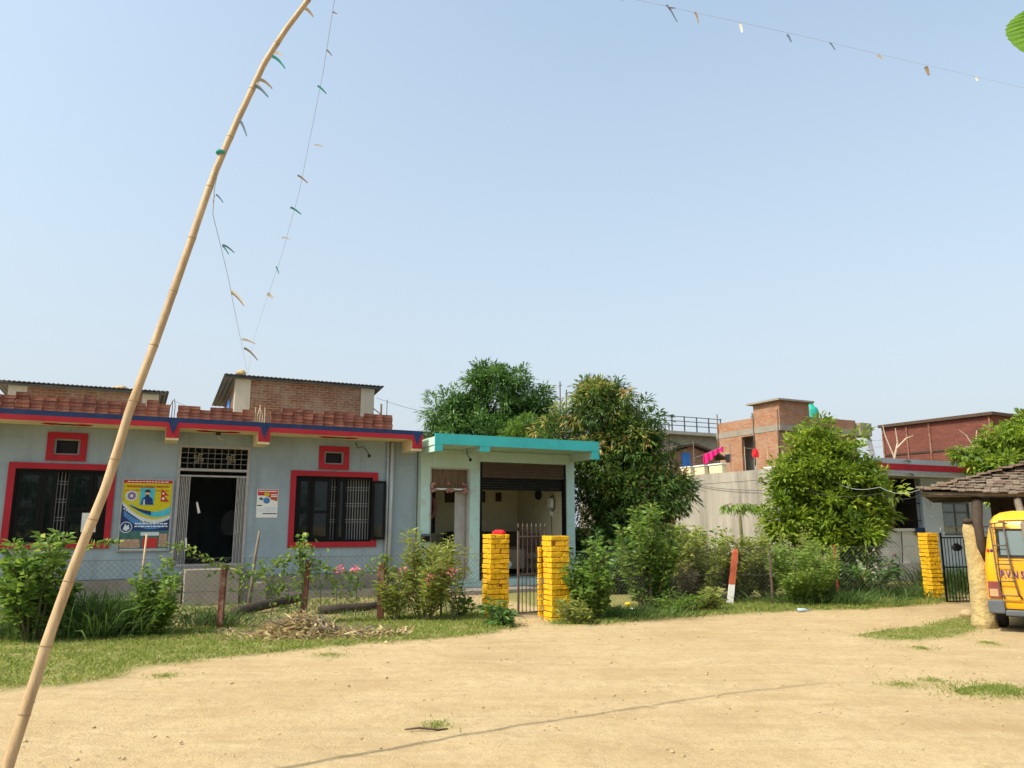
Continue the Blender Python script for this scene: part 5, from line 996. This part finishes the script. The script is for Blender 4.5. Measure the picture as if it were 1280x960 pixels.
# trees beyond the road behind the camera, seen only as reflections in the panes
for k, (x, y, h) in enumerate(((3, -16, 5), (9, -15, 6), (15, -13, 5.5))):
    tree('roadside_tree', 'tree standing behind the camera across the open yard', (x, y, 0), [((x, y, h*.62), (2.6, 2.4, h*.36)), ((x+1.6, y+.4, h*.45), (1.8, 1.8, h*.3)), ((x-1.7, y, h*.5), (1.7, 1.8, h*.3))], L_mango, 240, 14, .34, .14, .18, 'trees behind the camera', csize=.4)
sh_ = shrub
sh_('small_tree', 'bushy sapling with bright top leaves at the left edge in front of the left window', G(38, 803), 1.66, .42, 14, 1800, .15, 0.070, L_bush, 'small tree', lo=.28, up=.5, thick=.022, rnd0=.42, jitter=.07)
t = thing('tall_grass', 'dense tall dark grass clump below the yellow poster', 'grass clump', G(120, 795))
def clump(t, n, sx, sy, h, m, name='blades', w_=.016):
    P = RNG.normal(0, 1, (n, 3))*[sx, sy, 0]; D = np.column_stack([P[:, 0]/sx*.28+RNG.normal(0, .3, n), P[:, 1]/sy*.2+RNG.normal(0, .25, n), np.ones(n)]); o = leaves(name, P, D, h*RNG.uniform(.55, 1.1, n), w_, m, t, np.clip(RNG.normal(.35, .2, n), 0, 1), fold=.05, wpos=.5, droop=.3); return o
clump(t, 2600, .34, .25, .85, L_tall)
t = thing('tall_grass', 'low dark weeds at the foot of the fence at the far left edge', 'grass clump', G(5, 800)); clump(t, 1100, .5, .22, .5, L_tall)
t = thing('tall_grass', 'thin grass tuft around the short reddish post left of the leaf pile', 'grass clump', G(268, 785)); clump(t, 420, .2, .12, .45, L_tall)
sh_('shrub', 'upright leafy green bush between the tall grass and the short reddish post', G(192, 796), 1.18, .34, 15, 1950, .10, 0.053, L_bush, lo=.02, up=.5, rnd0=.5)
sh_('shrub', 'dark low bush against the foot of the left gate pillar', G(624, 783), .42, .24, 12, 420, .12, .045, L_mango, lo=.05, up=.3, rnd0=.45)
t = sh_('oleander', 'tall oleander with narrow leaves and pink flowers left of the gate', G(530, 776), 1.60, .55, 20, 2550, .17, 0.031, L_olive, 'oleander', lo=.12, up=.7, rnd0=.55, flowers=3, thick=.014)
sh_('oleander', 'low drooping oleander branch with pink flowers left of the tall one', G(494, 776), .95, .36, 10, 784, .15, 0.031, L_olive, 'oleander', lo=.15, up=.6, rnd0=.5, flowers=2)
sh_('oleander', 'thin arching oleander stems with pink flowers beside the left gate pillar', G(566, 776), 1.42, .32, 6, 336, .15, 0.031, L_olive, 'oleander', lo=.3, up=.5, rnd0=.55, flowers=2, thick=.009)
sh_('shrub', 'small weed with broad leaves between the oleander and the gate', G(577, 772), .55, .22, 7, 110, .13, .07, L_bush, lo=.2, rnd0=.35)
sh_('shrub', 'leafy bush pressed against the right side of the right gate pillar', G(742, 776), 1.28, .42, 18, 1755, .12, 0.066, L_bush, lo=.08, rnd0=.4)
sh_('shrub', 'low weeds at the foot of the right gate pillar', G(716, 780), .42, .34, 16, 620, .10, .035, L_olive, lo=.05, rnd0=.45)
sh_('shrub', 'tall leafy bush with bright tips in front of the mango tree', G(812, 762), 2.05, .62, 24, 3450, .13, 0.069, L_bush, lo=.12, rnd0=.5, thick=.016)
sh_('shrub', 'pale olive bush behind the dry brush on the right of the gate', G(872, 752), 1.72, .75, 26, 4250, .11, 0.052, L_olive, lo=.15, rnd0=.5)
sh_('shrub', 'tangled grey dry brush in the hedge left of the striped post', G(848, 757)+Vector((0, -.1, 0)), .98, .50, 34, 2280, .09, 0.018, L_brush, lo=.05, up=.1, rnd0=.4, thick=.006)
sh_('shrub', 'low green weeds under the grey dry brush', G(846, 766), .40, .60, 26, 1100, .09, .03, L_bush, lo=.05, rnd0=.4)
sh_('shrub', 'yellowish weed bush beside the striped post', G(884, 764), .5, .26, 16, 700, .10, .035, L_olive, lo=.05, rnd0=.6)
sh_('shrub', 'olive green bush right behind the striped post', G(932, 752)+Vector((0, .4, 0)), 1.6, .62, 24, 3740, .10, 0.053, L_olive, lo=.1, rnd0=.55)
sh_('shrub', 'feathery light green bush left of the thin orange post', G(1008, 757)+Vector((0, .15, 0)), 1.45, .85, 34, 5440, .10, 0.036, L_bush, lo=.08, rnd0=.62, thick=.008)
sh_('shrub', 'feathery olive bush in front of the lime green tree', G(968, 752)+Vector((.1, .7, 0)), 1.65, .6, 22, 3230, .10, 0.039, L_olive, lo=.1, rnd0=.6)
sh_('shrub', 'broad leaved weed at the foot of the thin orange post', G(1082, 746), .62, .3, 10, 240, .14, .07, L_bush, lo=.15, rnd0=.55)
t = thing('tall_grass', 'tall grass in front of the grey house beside the far yellow pillar', 'grass clump', G(1122, 748)); clump(t, 1600, .7, .35, .42, L_tall)
t = thing('tall_grass', 'tall grass below the feathery bush on the right', 'grass clump', G(1035, 757)); clump(t, 1200, .6, .2, .48, L_tall)
t = thing('tall_grass', 'rough grass below the tall leafy bush right of the gate', 'grass clump', G(770, 773)); clump(t, 1100, .55, .2, .33, L_tall)
t = thing('tall_grass', 'tall weeds growing behind the bars of the wide dark gate', 'grass clump', G(1206, 741)); clump(t, 1500, .6, .3, .9, L_tall)
sh_('shrub', 'pale weedy bush between the grey dry brush and the striped post', G(900, 757)+Vector((-.1, 1.0, 0)), 1.5, .5, 20, 2000, .10, .05, L_olive, lo=.1, rnd0=.65)
sh_('shrub', 'light green weedy bush under the right side of the lime green tree', G(1038, 752)+Vector((-.1, .75, 0)), 1.45, .6, 24, 2400, .10, .036, L_olive, lo=.1, rnd0=.65, thick=.008)
sh_('shrub', 'yellow green bush in front of the stained wall left of the papaya', G(890, 752)+Vector((0, .9, 0)), 1.75, .6, 22, 2200, .11, .05, L_bush, lo=.15, rnd0=.65)
# dark understory below the mango tree
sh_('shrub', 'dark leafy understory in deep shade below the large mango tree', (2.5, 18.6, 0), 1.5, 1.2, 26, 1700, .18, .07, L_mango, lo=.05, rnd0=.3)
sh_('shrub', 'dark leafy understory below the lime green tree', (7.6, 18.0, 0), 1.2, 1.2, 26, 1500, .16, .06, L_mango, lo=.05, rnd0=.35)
# papaya
pb = PY(927, 690, 19.5); pb.z = 0; t = thing('papaya_plant', 'young papaya plant with drooping leaves in front of the stained wall', 'papaya', pb); hz = PY(927, 640, 19.5).z
q = MB(); q.tube([(0, 0, -.1), (.03, 0, hz*.6), (0, 0, hz)], [.05, .04, .03], 7); P = []; D = []
for k in range(12):
    a = k*2.4; e = Vector((math.cos(a)*.36, math.sin(a)*.36, hz+.13+.07*math.sin(k))); q.tube([(0, 0, hz), (e.x*.6, e.y*.6, e.z+.03), e], .007, 4)
    for i in range(9): b_ = a+(i-4)*.42; P.append(e); D.append((math.cos(b_), math.sin(b_), -.55))
q.build('stem', M['stem'], t); leaves('foliage', np.array(P), np.array(D), .22, .06, L_bush, t, RNG.normal(.6, .12, len(P)), droop=.35)
# creeping vine on the fence
t = thing('creeper', 'leafy creeper climbing along the top of the chain link fence before the door', 'vine', fl(300)); o = fl(300); P = []; D = []; q = MB()
path = [(205, 679), (235, 686), (258, 700), (285, 706), (310, 716), (335, 712), (352, 702), (372, 694), (392, 705), (420, 715), (448, 717), (470, 700), (486, 696)]
pv = [HA.w(*(lambda uz: (uz[0], FENCE_V-.05, uz[1]))(HA.uz(x, y, FENCE_V-.05)))-o for x, y in path]; q.tube(pv, .008, 5)
for (a, b) in zip(pv[:-1], pv[1:]):
    for k in range(20): p = a.lerp(b, random.random())+Vector((random.uniform(-.03, .03), random.uniform(-.05, .05), random.gauss(-.01, .045))); P.append(p); D.append(Vector(sphere_dirs(1)[0])+Vector((0, -.4, 0)))
for (px, py, n, s_) in ((378, 685, 110, .09), (378, 705, 120, .13), (340, 720, 120, .16), (400, 722, 100, .16), (300, 722, 80, .14), (360, 735, 130, .16), (445, 728, 70, .12), (485, 712, 40, .12), (420, 735, 60, .12)):
    uz = HA.uz(px, py, FENCE_V-.05); c = HA.w(uz[0], FENCE_V-.05, uz[1])-o
    for k in range(int(n*.65)): P.append(c+Vector((random.gauss(0, s_), random.gauss(0, .06), random.gauss(0, s_)))); D.append(sphere_dirs(1)[0])
    q.tube([Vector((c.x, c.y, -.05)), Vector((c.x+.03, c.y, c.z*.5)), c], .006, 4)
q.build('stem', M['stem'], t); leaves('foliage', np.array(P), np.array(D), .085, .06, L_bush, t, RNG.normal(.55, .2, len(P)))
FP = []; 
for (px, py) in ((444, 711), (424, 712)):
    uz = HA.uz(px, py, FENCE_V-.1); c = HA.w(uz[0], FENCE_V-.1, uz[1])-o
    FP += [c+Vector(sphere_dirs(1)[0])*.06 for k in range(22)]
leaves('blossom', np.array(FP), sphere_dirs(len(FP)), .05, .04, M['flower'], t)
uzl = [HA.uz(x, y, FENCE_V-.05) for x, y in ((108, 684), (122, 678), (140, 676), (150, 678))]; t = thing('creeper', 'short creeper sprig across the bottom of the left window', 'vine', HA.w(uzl[0][0], FENCE_V-.05, 0)); o = Vector(t.location)
pv = [HA.w(u, FENCE_V-.05, z)-o for u, z in uzl]; q = MB(); q.tube([Vector((-.3, .1, 0)), Vector((-.2, .0, .6))]+pv, .006, 5); q.build('stem', M['stem'], t); P = [a.lerp(b, random.random()) for a, b in zip(pv[:-1], pv[1:]) for k in range(16)]; leaves('foliage', np.array(P), sphere_dirs(len(P)), .085, .05, L_bush, t, RNG.normal(.65, .2, len(P)))
# heap of cut dry leaves
t = thing('leaf_pile', 'heap of cut dry branches and leaves on the grass below the right window', 'leaf pile', G(378, 797)); P = []; D = []; q = MB()
for k in range(2600):
    x = random.gauss(0, .58); y = random.gauss(0, .22); hh = .34*math.exp(-(x/.55)**2-(y/.30)**2); P.append((x, y, random.uniform(.01, max(.02, hh)))); d = sphere_dirs(1)[0]; D.append((d[0]-.5, d[1]-.4, d[2]*.5-.1))
for k in range(260): x = random.uniform(.5, 1.5); P.append((x, random.gauss(.22*x-.1, .10), random.uniform(.01, .09))); d = sphere_dirs(1)[0]; D.append((d[0], d[1], d[2]*.4))
for k in range(60):
    x, y = random.gauss(0, .5), random.gauss(.05, .15); a = random.uniform(0, 6.28); L_ = random.uniform(.25, .6); q.tube([(x, y, .05+.2*math.exp(-(x/.5)**2)), (x+L_*math.cos(a)*.5, y+L_*math.sin(a)*.3, .1+.2*math.exp(-(x/.6)**2)), (x+L_*math.cos(a), y+L_*math.sin(a)*.5, .06)], [.009, .007, .004], 4)
leaves('dry_leaves', np.array(P), np.array(D), .14, .035, L_dry, t, RNG.random(len(P))); q.build('twigs', M['wood'], t)
# litter
t = tag(MB().blob((0, 0, .035), .065, 2, .5, (1.2, .8, .6), 3).build('wrapper', M['litter'], loc=G(783, 757)+Vector((0, -.3, .02))), 'crumpled yellow wrapper in the grass below the mango tree', 'litter')
t = tag(MB().blob((0, 0, .03), .06, 2, .5, (1.3, .7, .5), 6).build('paper_scrap', M['paper'], loc=G(791, 764)), 'white crumpled scrap in the grass right of the yellow wrapper', 'litter')
t = thing('plastic_bottle', 'clear bluish plastic bottle lying in the grass at the road edge', 'bottle', G(1003, 765)); q = MB(); q.tube([(-.09, 0, .035), (.05, 0, .035), (.08, 0, .035), (.131, 0, .035)], [.033, .033, .014, .012], 10); q.build('bottle_body', M['bottle'], t); MB().tube([(.1315, 0, .035), (.148, 0, .035)], .014, 8).build('cap', M['blue'], t)

# ------------------------------------------------------------------ tiled shed and yellow bus
SA = PY(1150, 613, 13.2); AD = -30.0; a = R(AD); ub = Vector((math.cos(a), math.sin(a), 0)); vb = Vector((-math.sin(a), math.cos(a), 0))
shd = thing('shed', 'open vehicle shed with a low weathered tile roof on a mud coated trunk', 'shed', (SA.x, SA.y, 0), AD)
ze = SA.z; pitch = .31; q = MB(); ng = 18; tl = .19; LEN = 5.2
def sag(u): return -.075*max(0, u)
for k in range(ng):
    v0 = k*tl*.92; hip = v0*1.0; u = hip-.05+random.uniform(-.05, .05)
    while u < LEN:
        wd = random.uniform(.10, .15); zz0 = ze+pitch*v0+sag(u); zz1 = zz0+pitch*tl*1.12; j = random.uniform(-.012, .022); th = .02; dv = random.uniform(-.06, .03)
        vs = [(u, v0+dv, zz0+.038+j), (u+wd-.006, v0+dv, zz0+.038+j+random.uniform(-.012, .012)), (u+wd-.006, v0+tl*1.12, zz1+.01), (u, v0+tl*1.12, zz1+.01)]
        vs += [(x, y, z-th) for x, y, z in vs]; q.faces(vs, [(0, 1, 2, 3), (7, 6, 5, 4), (0, 4, 5, 1), (1, 5, 6, 2), (2, 6, 7, 3), (3, 7, 4, 0)]); u += wd
# hip side tiles
for k in range(ng):
    u0 = k*tl*.92; v = u0+.05
    while v < 2*ng*tl*.92-u0:
        wd = random.uniform(.14, .2); zz0 = ze+pitch*u0; zz1 = zz0+pitch*tl*1.12; j = random.uniform(-.015, .015)
        vs = [(u0, v+wd-.012, zz0+.05+j), (u0, v, zz0+.05+j), (u0+tl*1.12, v, zz1+.0), (u0+tl*1.12, v+wd-.012, zz1+.0)]; vs += [(x, y, z-.03) for x, y, z in vs]; q.faces(vs, [(0, 1, 2, 3), (7, 6, 5, 4), (0, 4, 5, 1), (1, 5, 6, 2), (2, 6, 7, 3), (3, 7, 4, 0)]); v += wd
roof_o = q.build('roof', M['tile'], shd)
q = MB(); q.tube([(tl*ng*.9, tl*ng*.9, ze+pitch*tl*ng+.02), (LEN, tl*ng*.9, ze+pitch*tl*ng+.0+sag(LEN))], .11, 10); q.build('ridge', M['cement_pale'], roof_o)
q = MB(); vt = 2*ng*tl*.92; q.faces([(.0, .05, ze-.06), (LEN, .05, ze-.06+sag(LEN)), (LEN, ng*tl*.92, ze+pitch*ng*tl*.92-.05+sag(LEN)), (ng*tl*.92, ng*tl*.92, ze+pitch*ng*tl*.92-.05), (0, vt, ze-.06), (LEN, vt, ze-.06)], [(0, 3, 2, 1), (0, 4, 3), (3, 4, 5, 2)]); q.build('underlay', M['darkwood_shade'], roof_o)
q = MB(); q.tube([(.02, .12, ze-.06), (2.5, .1, ze-.12), (LEN, .12, ze-.07+sag(LEN))], .045, 7); q.build('eave_pole', M['wood'], shd)
def shp(px, py, Y): p = PY(px, py, Y)-Vector((SA.x, SA.y, 0)); return Vector((p.x*math.cos(a)+p.y*math.sin(a), -p.x*math.sin(a)+p.y*math.cos(a), p.z))
tb = G(1229, 784); tp = shp(1229, 784, tb.y)
q = MB(); pts_ = []; rr_ = []
for k in range(15): f = k/14; p = shp(1231-12*f-11*f**3, 784-132*f, tb.y+.05); pts_.append((p.x, p.y, p.z-.05 if k == 0 else p.z)); rr_.append((.215-.055*f-.06*f**3)*(1+.02*math.sin(k*2.1))*(1 if k < 14 else .55)*(1.15 if k == 0 else 1))
q.tube(pts_, [r*.86 for r in rr_], 14); po = q.build('mud_post', M['clay'], shd); q = MB(); q.blob(Vector(pts_[-1])+Vector((.01, -.02, .0)), .075, 2, .3, (1, 1, .7), 4); q.build('dark_cap', M['darkwood_shade'], po)  # solid dark cap whose colour stands in for shade in a hollow
q = MB(); q.tube([shp(1231, 704, tb.y-.06), shp(1227, 684, tb.y-.08), shp(1221, 655, tb.y-.02), shp(1221, 612, tb.y+.55)], [.02, .07, .085, .08], 9); q.build('fork_pole', M['darkwood_shade'], shd)
p0, p1 = shp(1284, 668, 11.6), shp(1268, 612, 12.9); q = MB(); q.tube([(p0.x, p0.y, 0), p0, p1], .055, 8); q.build('pole', M['wood'], shd)
q = MB(); q.box(1.15, LEN, 5.4, 5.5, 0, ze+.45); q.build('back_wall', M['darkwood_shade'], shd)
for (u, v) in ((LEN-.1, .3), (LEN-.1, 5.3)): q = MB(); q.tube([(u, v, -.1), (u, v, ze+.02)], .07, 8); q.build('pole', M['wood'], shd)

BO = G(1239, 789); BA = -35.0; bus = thing('school_bus', 'yellow school minibus parked under the tiled shed with a ladder on its back', 'bus', (BO.x, BO.y, 0), BA)
BW_, BHt, BL = 1.56, 1.80, 4.0
def sect(zs):   # half width inset at height z
    return .0 if zs < .95 else .12*((zs-.95)/(BHt-.95))**1.6
zs_ = [.34, .42, .60, .80, .95, 1.15, 1.35, 1.52, 1.64, 1.72, 1.775, 1.80]
ins = [.02, .0, .0, .0, .0, .025, .06, .095, .13, .18, .27, .42]
rows = []
ys_ = [0.0, .05, .14, .4, 1.2, 2.6, BL-.5, BL-.15, BL]; ysh = [.06, .015, 0, 0, 0, 0, 0, .04, .16]
q = MB(); q.sm = True
def lean_y(z): return .0 if z < .95 else .10*((z-.95)/.85)**1.5+(.14 if z > 1.77 else .05 if z > 1.7 else 0)
prof = []
for y, sy in zip(ys_, ysh):
    ring = []
    for z, i_ in zip(zs_, ins): yy = y+(lean_y(z) if y < .3 else 0)*(1-y/.3 if y < .3 else 0)-(.5*max(0, z-1.0) if y > BL-.2 else 0); ring.append((i_+sy, yy, z))
    for z, i_ in reversed(list(zip(zs_, ins))): yy = y+(lean_y(z) if y < .3 else 0)*(1-y/.3 if y < .3 else 0)-(.5*max(0, z-1.0) if y > BL-.2 else 0); ring.append((BW_-i_-sy, yy, z))
    prof.append(ring)
nR = len(prof[0]); vs = [p for r_ in prof for p in r_]; fs = []
for i in range(len(prof)-1):
    for k in range(nR): fs.append((i*nR+k, i*nR+(k+1) % nR, (i+1)*nR+(k+1) % nR, (i+1)*nR+k))
fs += [tuple(range(nR))[::-1], tuple((len(prof)-1)*nR+k for k in range(nR))]
nz_ = len(zs_); e_ = (len(prof)-1)*nR
fs = fs[:-2]
for k in range(nz_-1): fs.append((k, nR-1-k, nR-2-k, k+1)); fs.append((e_+k, e_+k+1, e_+nR-2-k, e_+nR-1-k))
q.faces(vs, fs); body = q.build('body', M['bus'], bus)
md = body.modifiers.new('b', 'BEVEL'); md.width = .012; md.segments = 2; md.angle_limit = R(50); md.limit_method = 'ANGLE'
def ry(z): return lean_y(z)   # rear surface y at height z
def rear_quad(name, x0, x1, z0, z1, m, par, off=.006, n=4, th=.012):
    k = MB()
    for i in range(n):
        a_, b_ = z0+(z1-z0)*i/n, z0+(z1-z0)*(i+1)/n; k.faces([(x0, ry(a_)-off-th, a_), (x1, ry(a_)-off-th, a_), (x1, ry(b_)-off-th, b_), (x0, ry(b_)-off-th, b_), (x0, ry(a_)+.02, a_), (x1, ry(a_)+.02, a_), (x1, ry(b_)+.02, b_), (x0, ry(b_)+.02, b_)], [(0, 1, 2, 3), (4, 0, 3, 7), (1, 5, 6, 2)]+([(0, 4, 5, 1)] if i == 0 else [])+([(3, 2, 6, 7)] if i == n-1 else []))
    return k.build(name, m, par)
rw = rear_quad('rear_window', .20, 1.36, 1.10, 1.53, M['rubber'], bus, .004); rear_quad('pane', .235, 1.325, 1.135, 1.495, M['busglass'], rw, .017, th=.004)
q = MB(); q.tube([(.24, ry(1.66)-.008, 1.655), (.5, ry(1.67)-.012, 1.665), (BW_-.24, ry(1.66)-.008, 1.655)], .012, 5); q.build('roof_gutter', M['bus'], bus)
rear_quad('tailgate_panel', .20, 1.36, .45, 1.05, M['bus'], bus, .004, 2, .008)
for x0, x1, z0, z1 in ((.188, .196, .45, 1.62), (1.364, 1.372, .45, 1.62), (.2, 1.36, 1.052, 1.060), (.2, 1.36, .64, .648)): rear_quad('panel_seam', x0, x1, z0, z1, M['rubber'], bus, .005, 3, .0065)
hd_ = MB().box(.70, .86, ry(.98)-.055, ry(.98)-.02, .965, .995).build('tailgate_handle', M['rubber'], bus, .005)
tl_ = rear_quad('tail_light', .025, .185, .50, .74, M['lens_red'], bus, .01); rear_quad('clear_lens', .04, .15, .52, .63, M['lens_clear'], tl_, .024, th=.004)
tl_ = rear_quad('tail_light', BW_-.185, BW_-.025, .50, .74, M['lens_red'], bus, .01); rear_quad('clear_lens', BW_-.15, BW_-.04, .52, .63, M['lens_clear'], tl_, .024, th=.004)
q = MB(); q.box(.0, .22, -.05, .35, .27, .47); q.box(.22, BW_-.22, -.06, .05, .24, .33); q.box(BW_-.22, BW_, -.05, .35, .27, .47); q.build('bumper', M['plastic'], bus, .02)
q = MB()
def lad(x, z): return Vector((x, ry(z)-.075, z))
for x0, x1 in ((.13, .19), (.31, .41)):
    q.tube([lad(x0, 1.62)+Vector((0, .06, .03)), lad(x0, 1.55), lad(x0+.02, 1.2), lad(x0+(x1-x0)*.6, .8), lad(x1, .56), lad(x1+.04, .50)+Vector((0, .05, 0))], .012, 6)
for z, xa, xb in ((1.55, .13, .31), (1.28, .145, .325), (1.0, .16, .345), (.75, .175, .375), (.54, .20, .42)): q.tube([lad(xa, z), lad(xb, z)], .010, 6)
q.tube([lad(.13, 1.60), lad(.31, 1.63), lad(.36, 1.60)], .012, 6)
q.build('ladder', M['iron'], bus)
text('lettering', 'P.V.N S', .15, M['purple'], bus, (.20, ry(.80)-.024, .80), (90, 0, 0), .004, sx=.66)
for x in (.07, .115): q = MB(); q.blob((x, -.006, 1.20+ry(1.2)*0), .022, 1, .3, (1, .4, 1.3)); q.build('sticker', M['purple'] if x > .1 else M['pred'], bus).location = (0, ry(1.2), 0)
pt = rear_quad('number_plate', .55, .98, .48, .62, M['pred'], bus, .016, 1, .01); q = MB()
for k in range(6): q.box(.59+.06*k, .625+.06*k, ry(.55)-.031, ry(.55)-.027, .515, .585)
for (x, y) in ((.02, .75), (BW_-.20, .75), (.02, 3.2), (BW_-.20, 3.2)):
    wh = bpy.data.objects.new('wheel', None); COL.objects.link(wh); wh.parent = bus; wh.location = (x+.09, y, .29)
    q = MB(); q.lathe([(.14, -.085), (.26, -.09), (.29, -.06), (.29, .06), (.26, .09), (.14, .085)], (0, 0, 0), 22); ty = q.build('tyre', M['rubber'], wh); ty.rotation_euler = (0, R(90), 0); q = MB(); q.lathe([(.03, -.07), (.135, -.05), (.14, 0), (.135, .05), (.03, .07)], (0, 0, 0), 16); rm_ = q.build('rim', M['steel'], wh); rm_.rotation_euler = (0, R(90), 0)
q = MB(); q.box(.12, BW_-.12, .1, BL-.3, .22, .36); q.build('underbody', M['rubber'], bus)
for k in range(3):
    q = MB(); y0 = .45+1.05*k
    for xs in (1,): q.faces([(.004+.0-.006, y0, 1.1), (-.002, y0+.9, 1.1), (.065, y0+.9, 1.48), (.065, y0, 1.48)], [(0, 3, 2, 1)])
    q.build('side_window', M['busglass'], bus); o_ = bpy.data.objects.get('side_window')
# ------------------------------------------------------------------ wires
def wire(label, pts, r, m='wire'):
    o = Vector(pts[0]); q = MB(); P = []
    for a_, b_ in zip(pts[:-1], pts[1:]):
        for k in range(8): f = k/8; P.append(Vector(a_).lerp(Vector(b_), f)-o-Vector((0, 0, .12*math.sin(math.pi*f))))
    P.append(Vector(pts[-1])-o); q.tube(P, r, 5, False); return tag(q.build('power_cable', M[m], loc=o), label, 'cable')
wire('upper grey cable strung from the lime green tree to the shed roof', [PY(1040, 601, 18.3), PY(1100, 609, 17.0), SA+Vector((.2, .25, .05))], .006, 'wirepale')
wire('lower black cable strung through the lime green tree to the shed roof', [PY(1000, 611, 18.6), PY(1100, 617, 17.0), SA+Vector((.25, .3, -.03))], .006)
wire('thin cable sagging across the stained side wall', [RF.w(-.05, 8.8, 3.3), RF.w(-.08, 4.2, 2.7), RF.w(-.06, .5, 2.45)], .009)
wire('thin cable from the far left roof to the middle roof room', [HA.w(-.9, 5, 4.95), HA.w(.6, 5, 4.75)], .008, 'wirepale')
wire('thin cable above the turquoise roof towards the round mango tree', [HA.w(4.7, 4.5, 5.35), HA.w(8.5, 8.0, 5.55)], .007, 'wirepale')
wire('upper thin cable beyond the far right brick house', [PY(1072, 545, 40), PY(1110, 549, 33)], .012, 'wirepale')
wire('lower thin cable beyond the far right brick house', [PY(1072, 554, 40), PY(1110, 557, 33)], .012, 'wirepale')
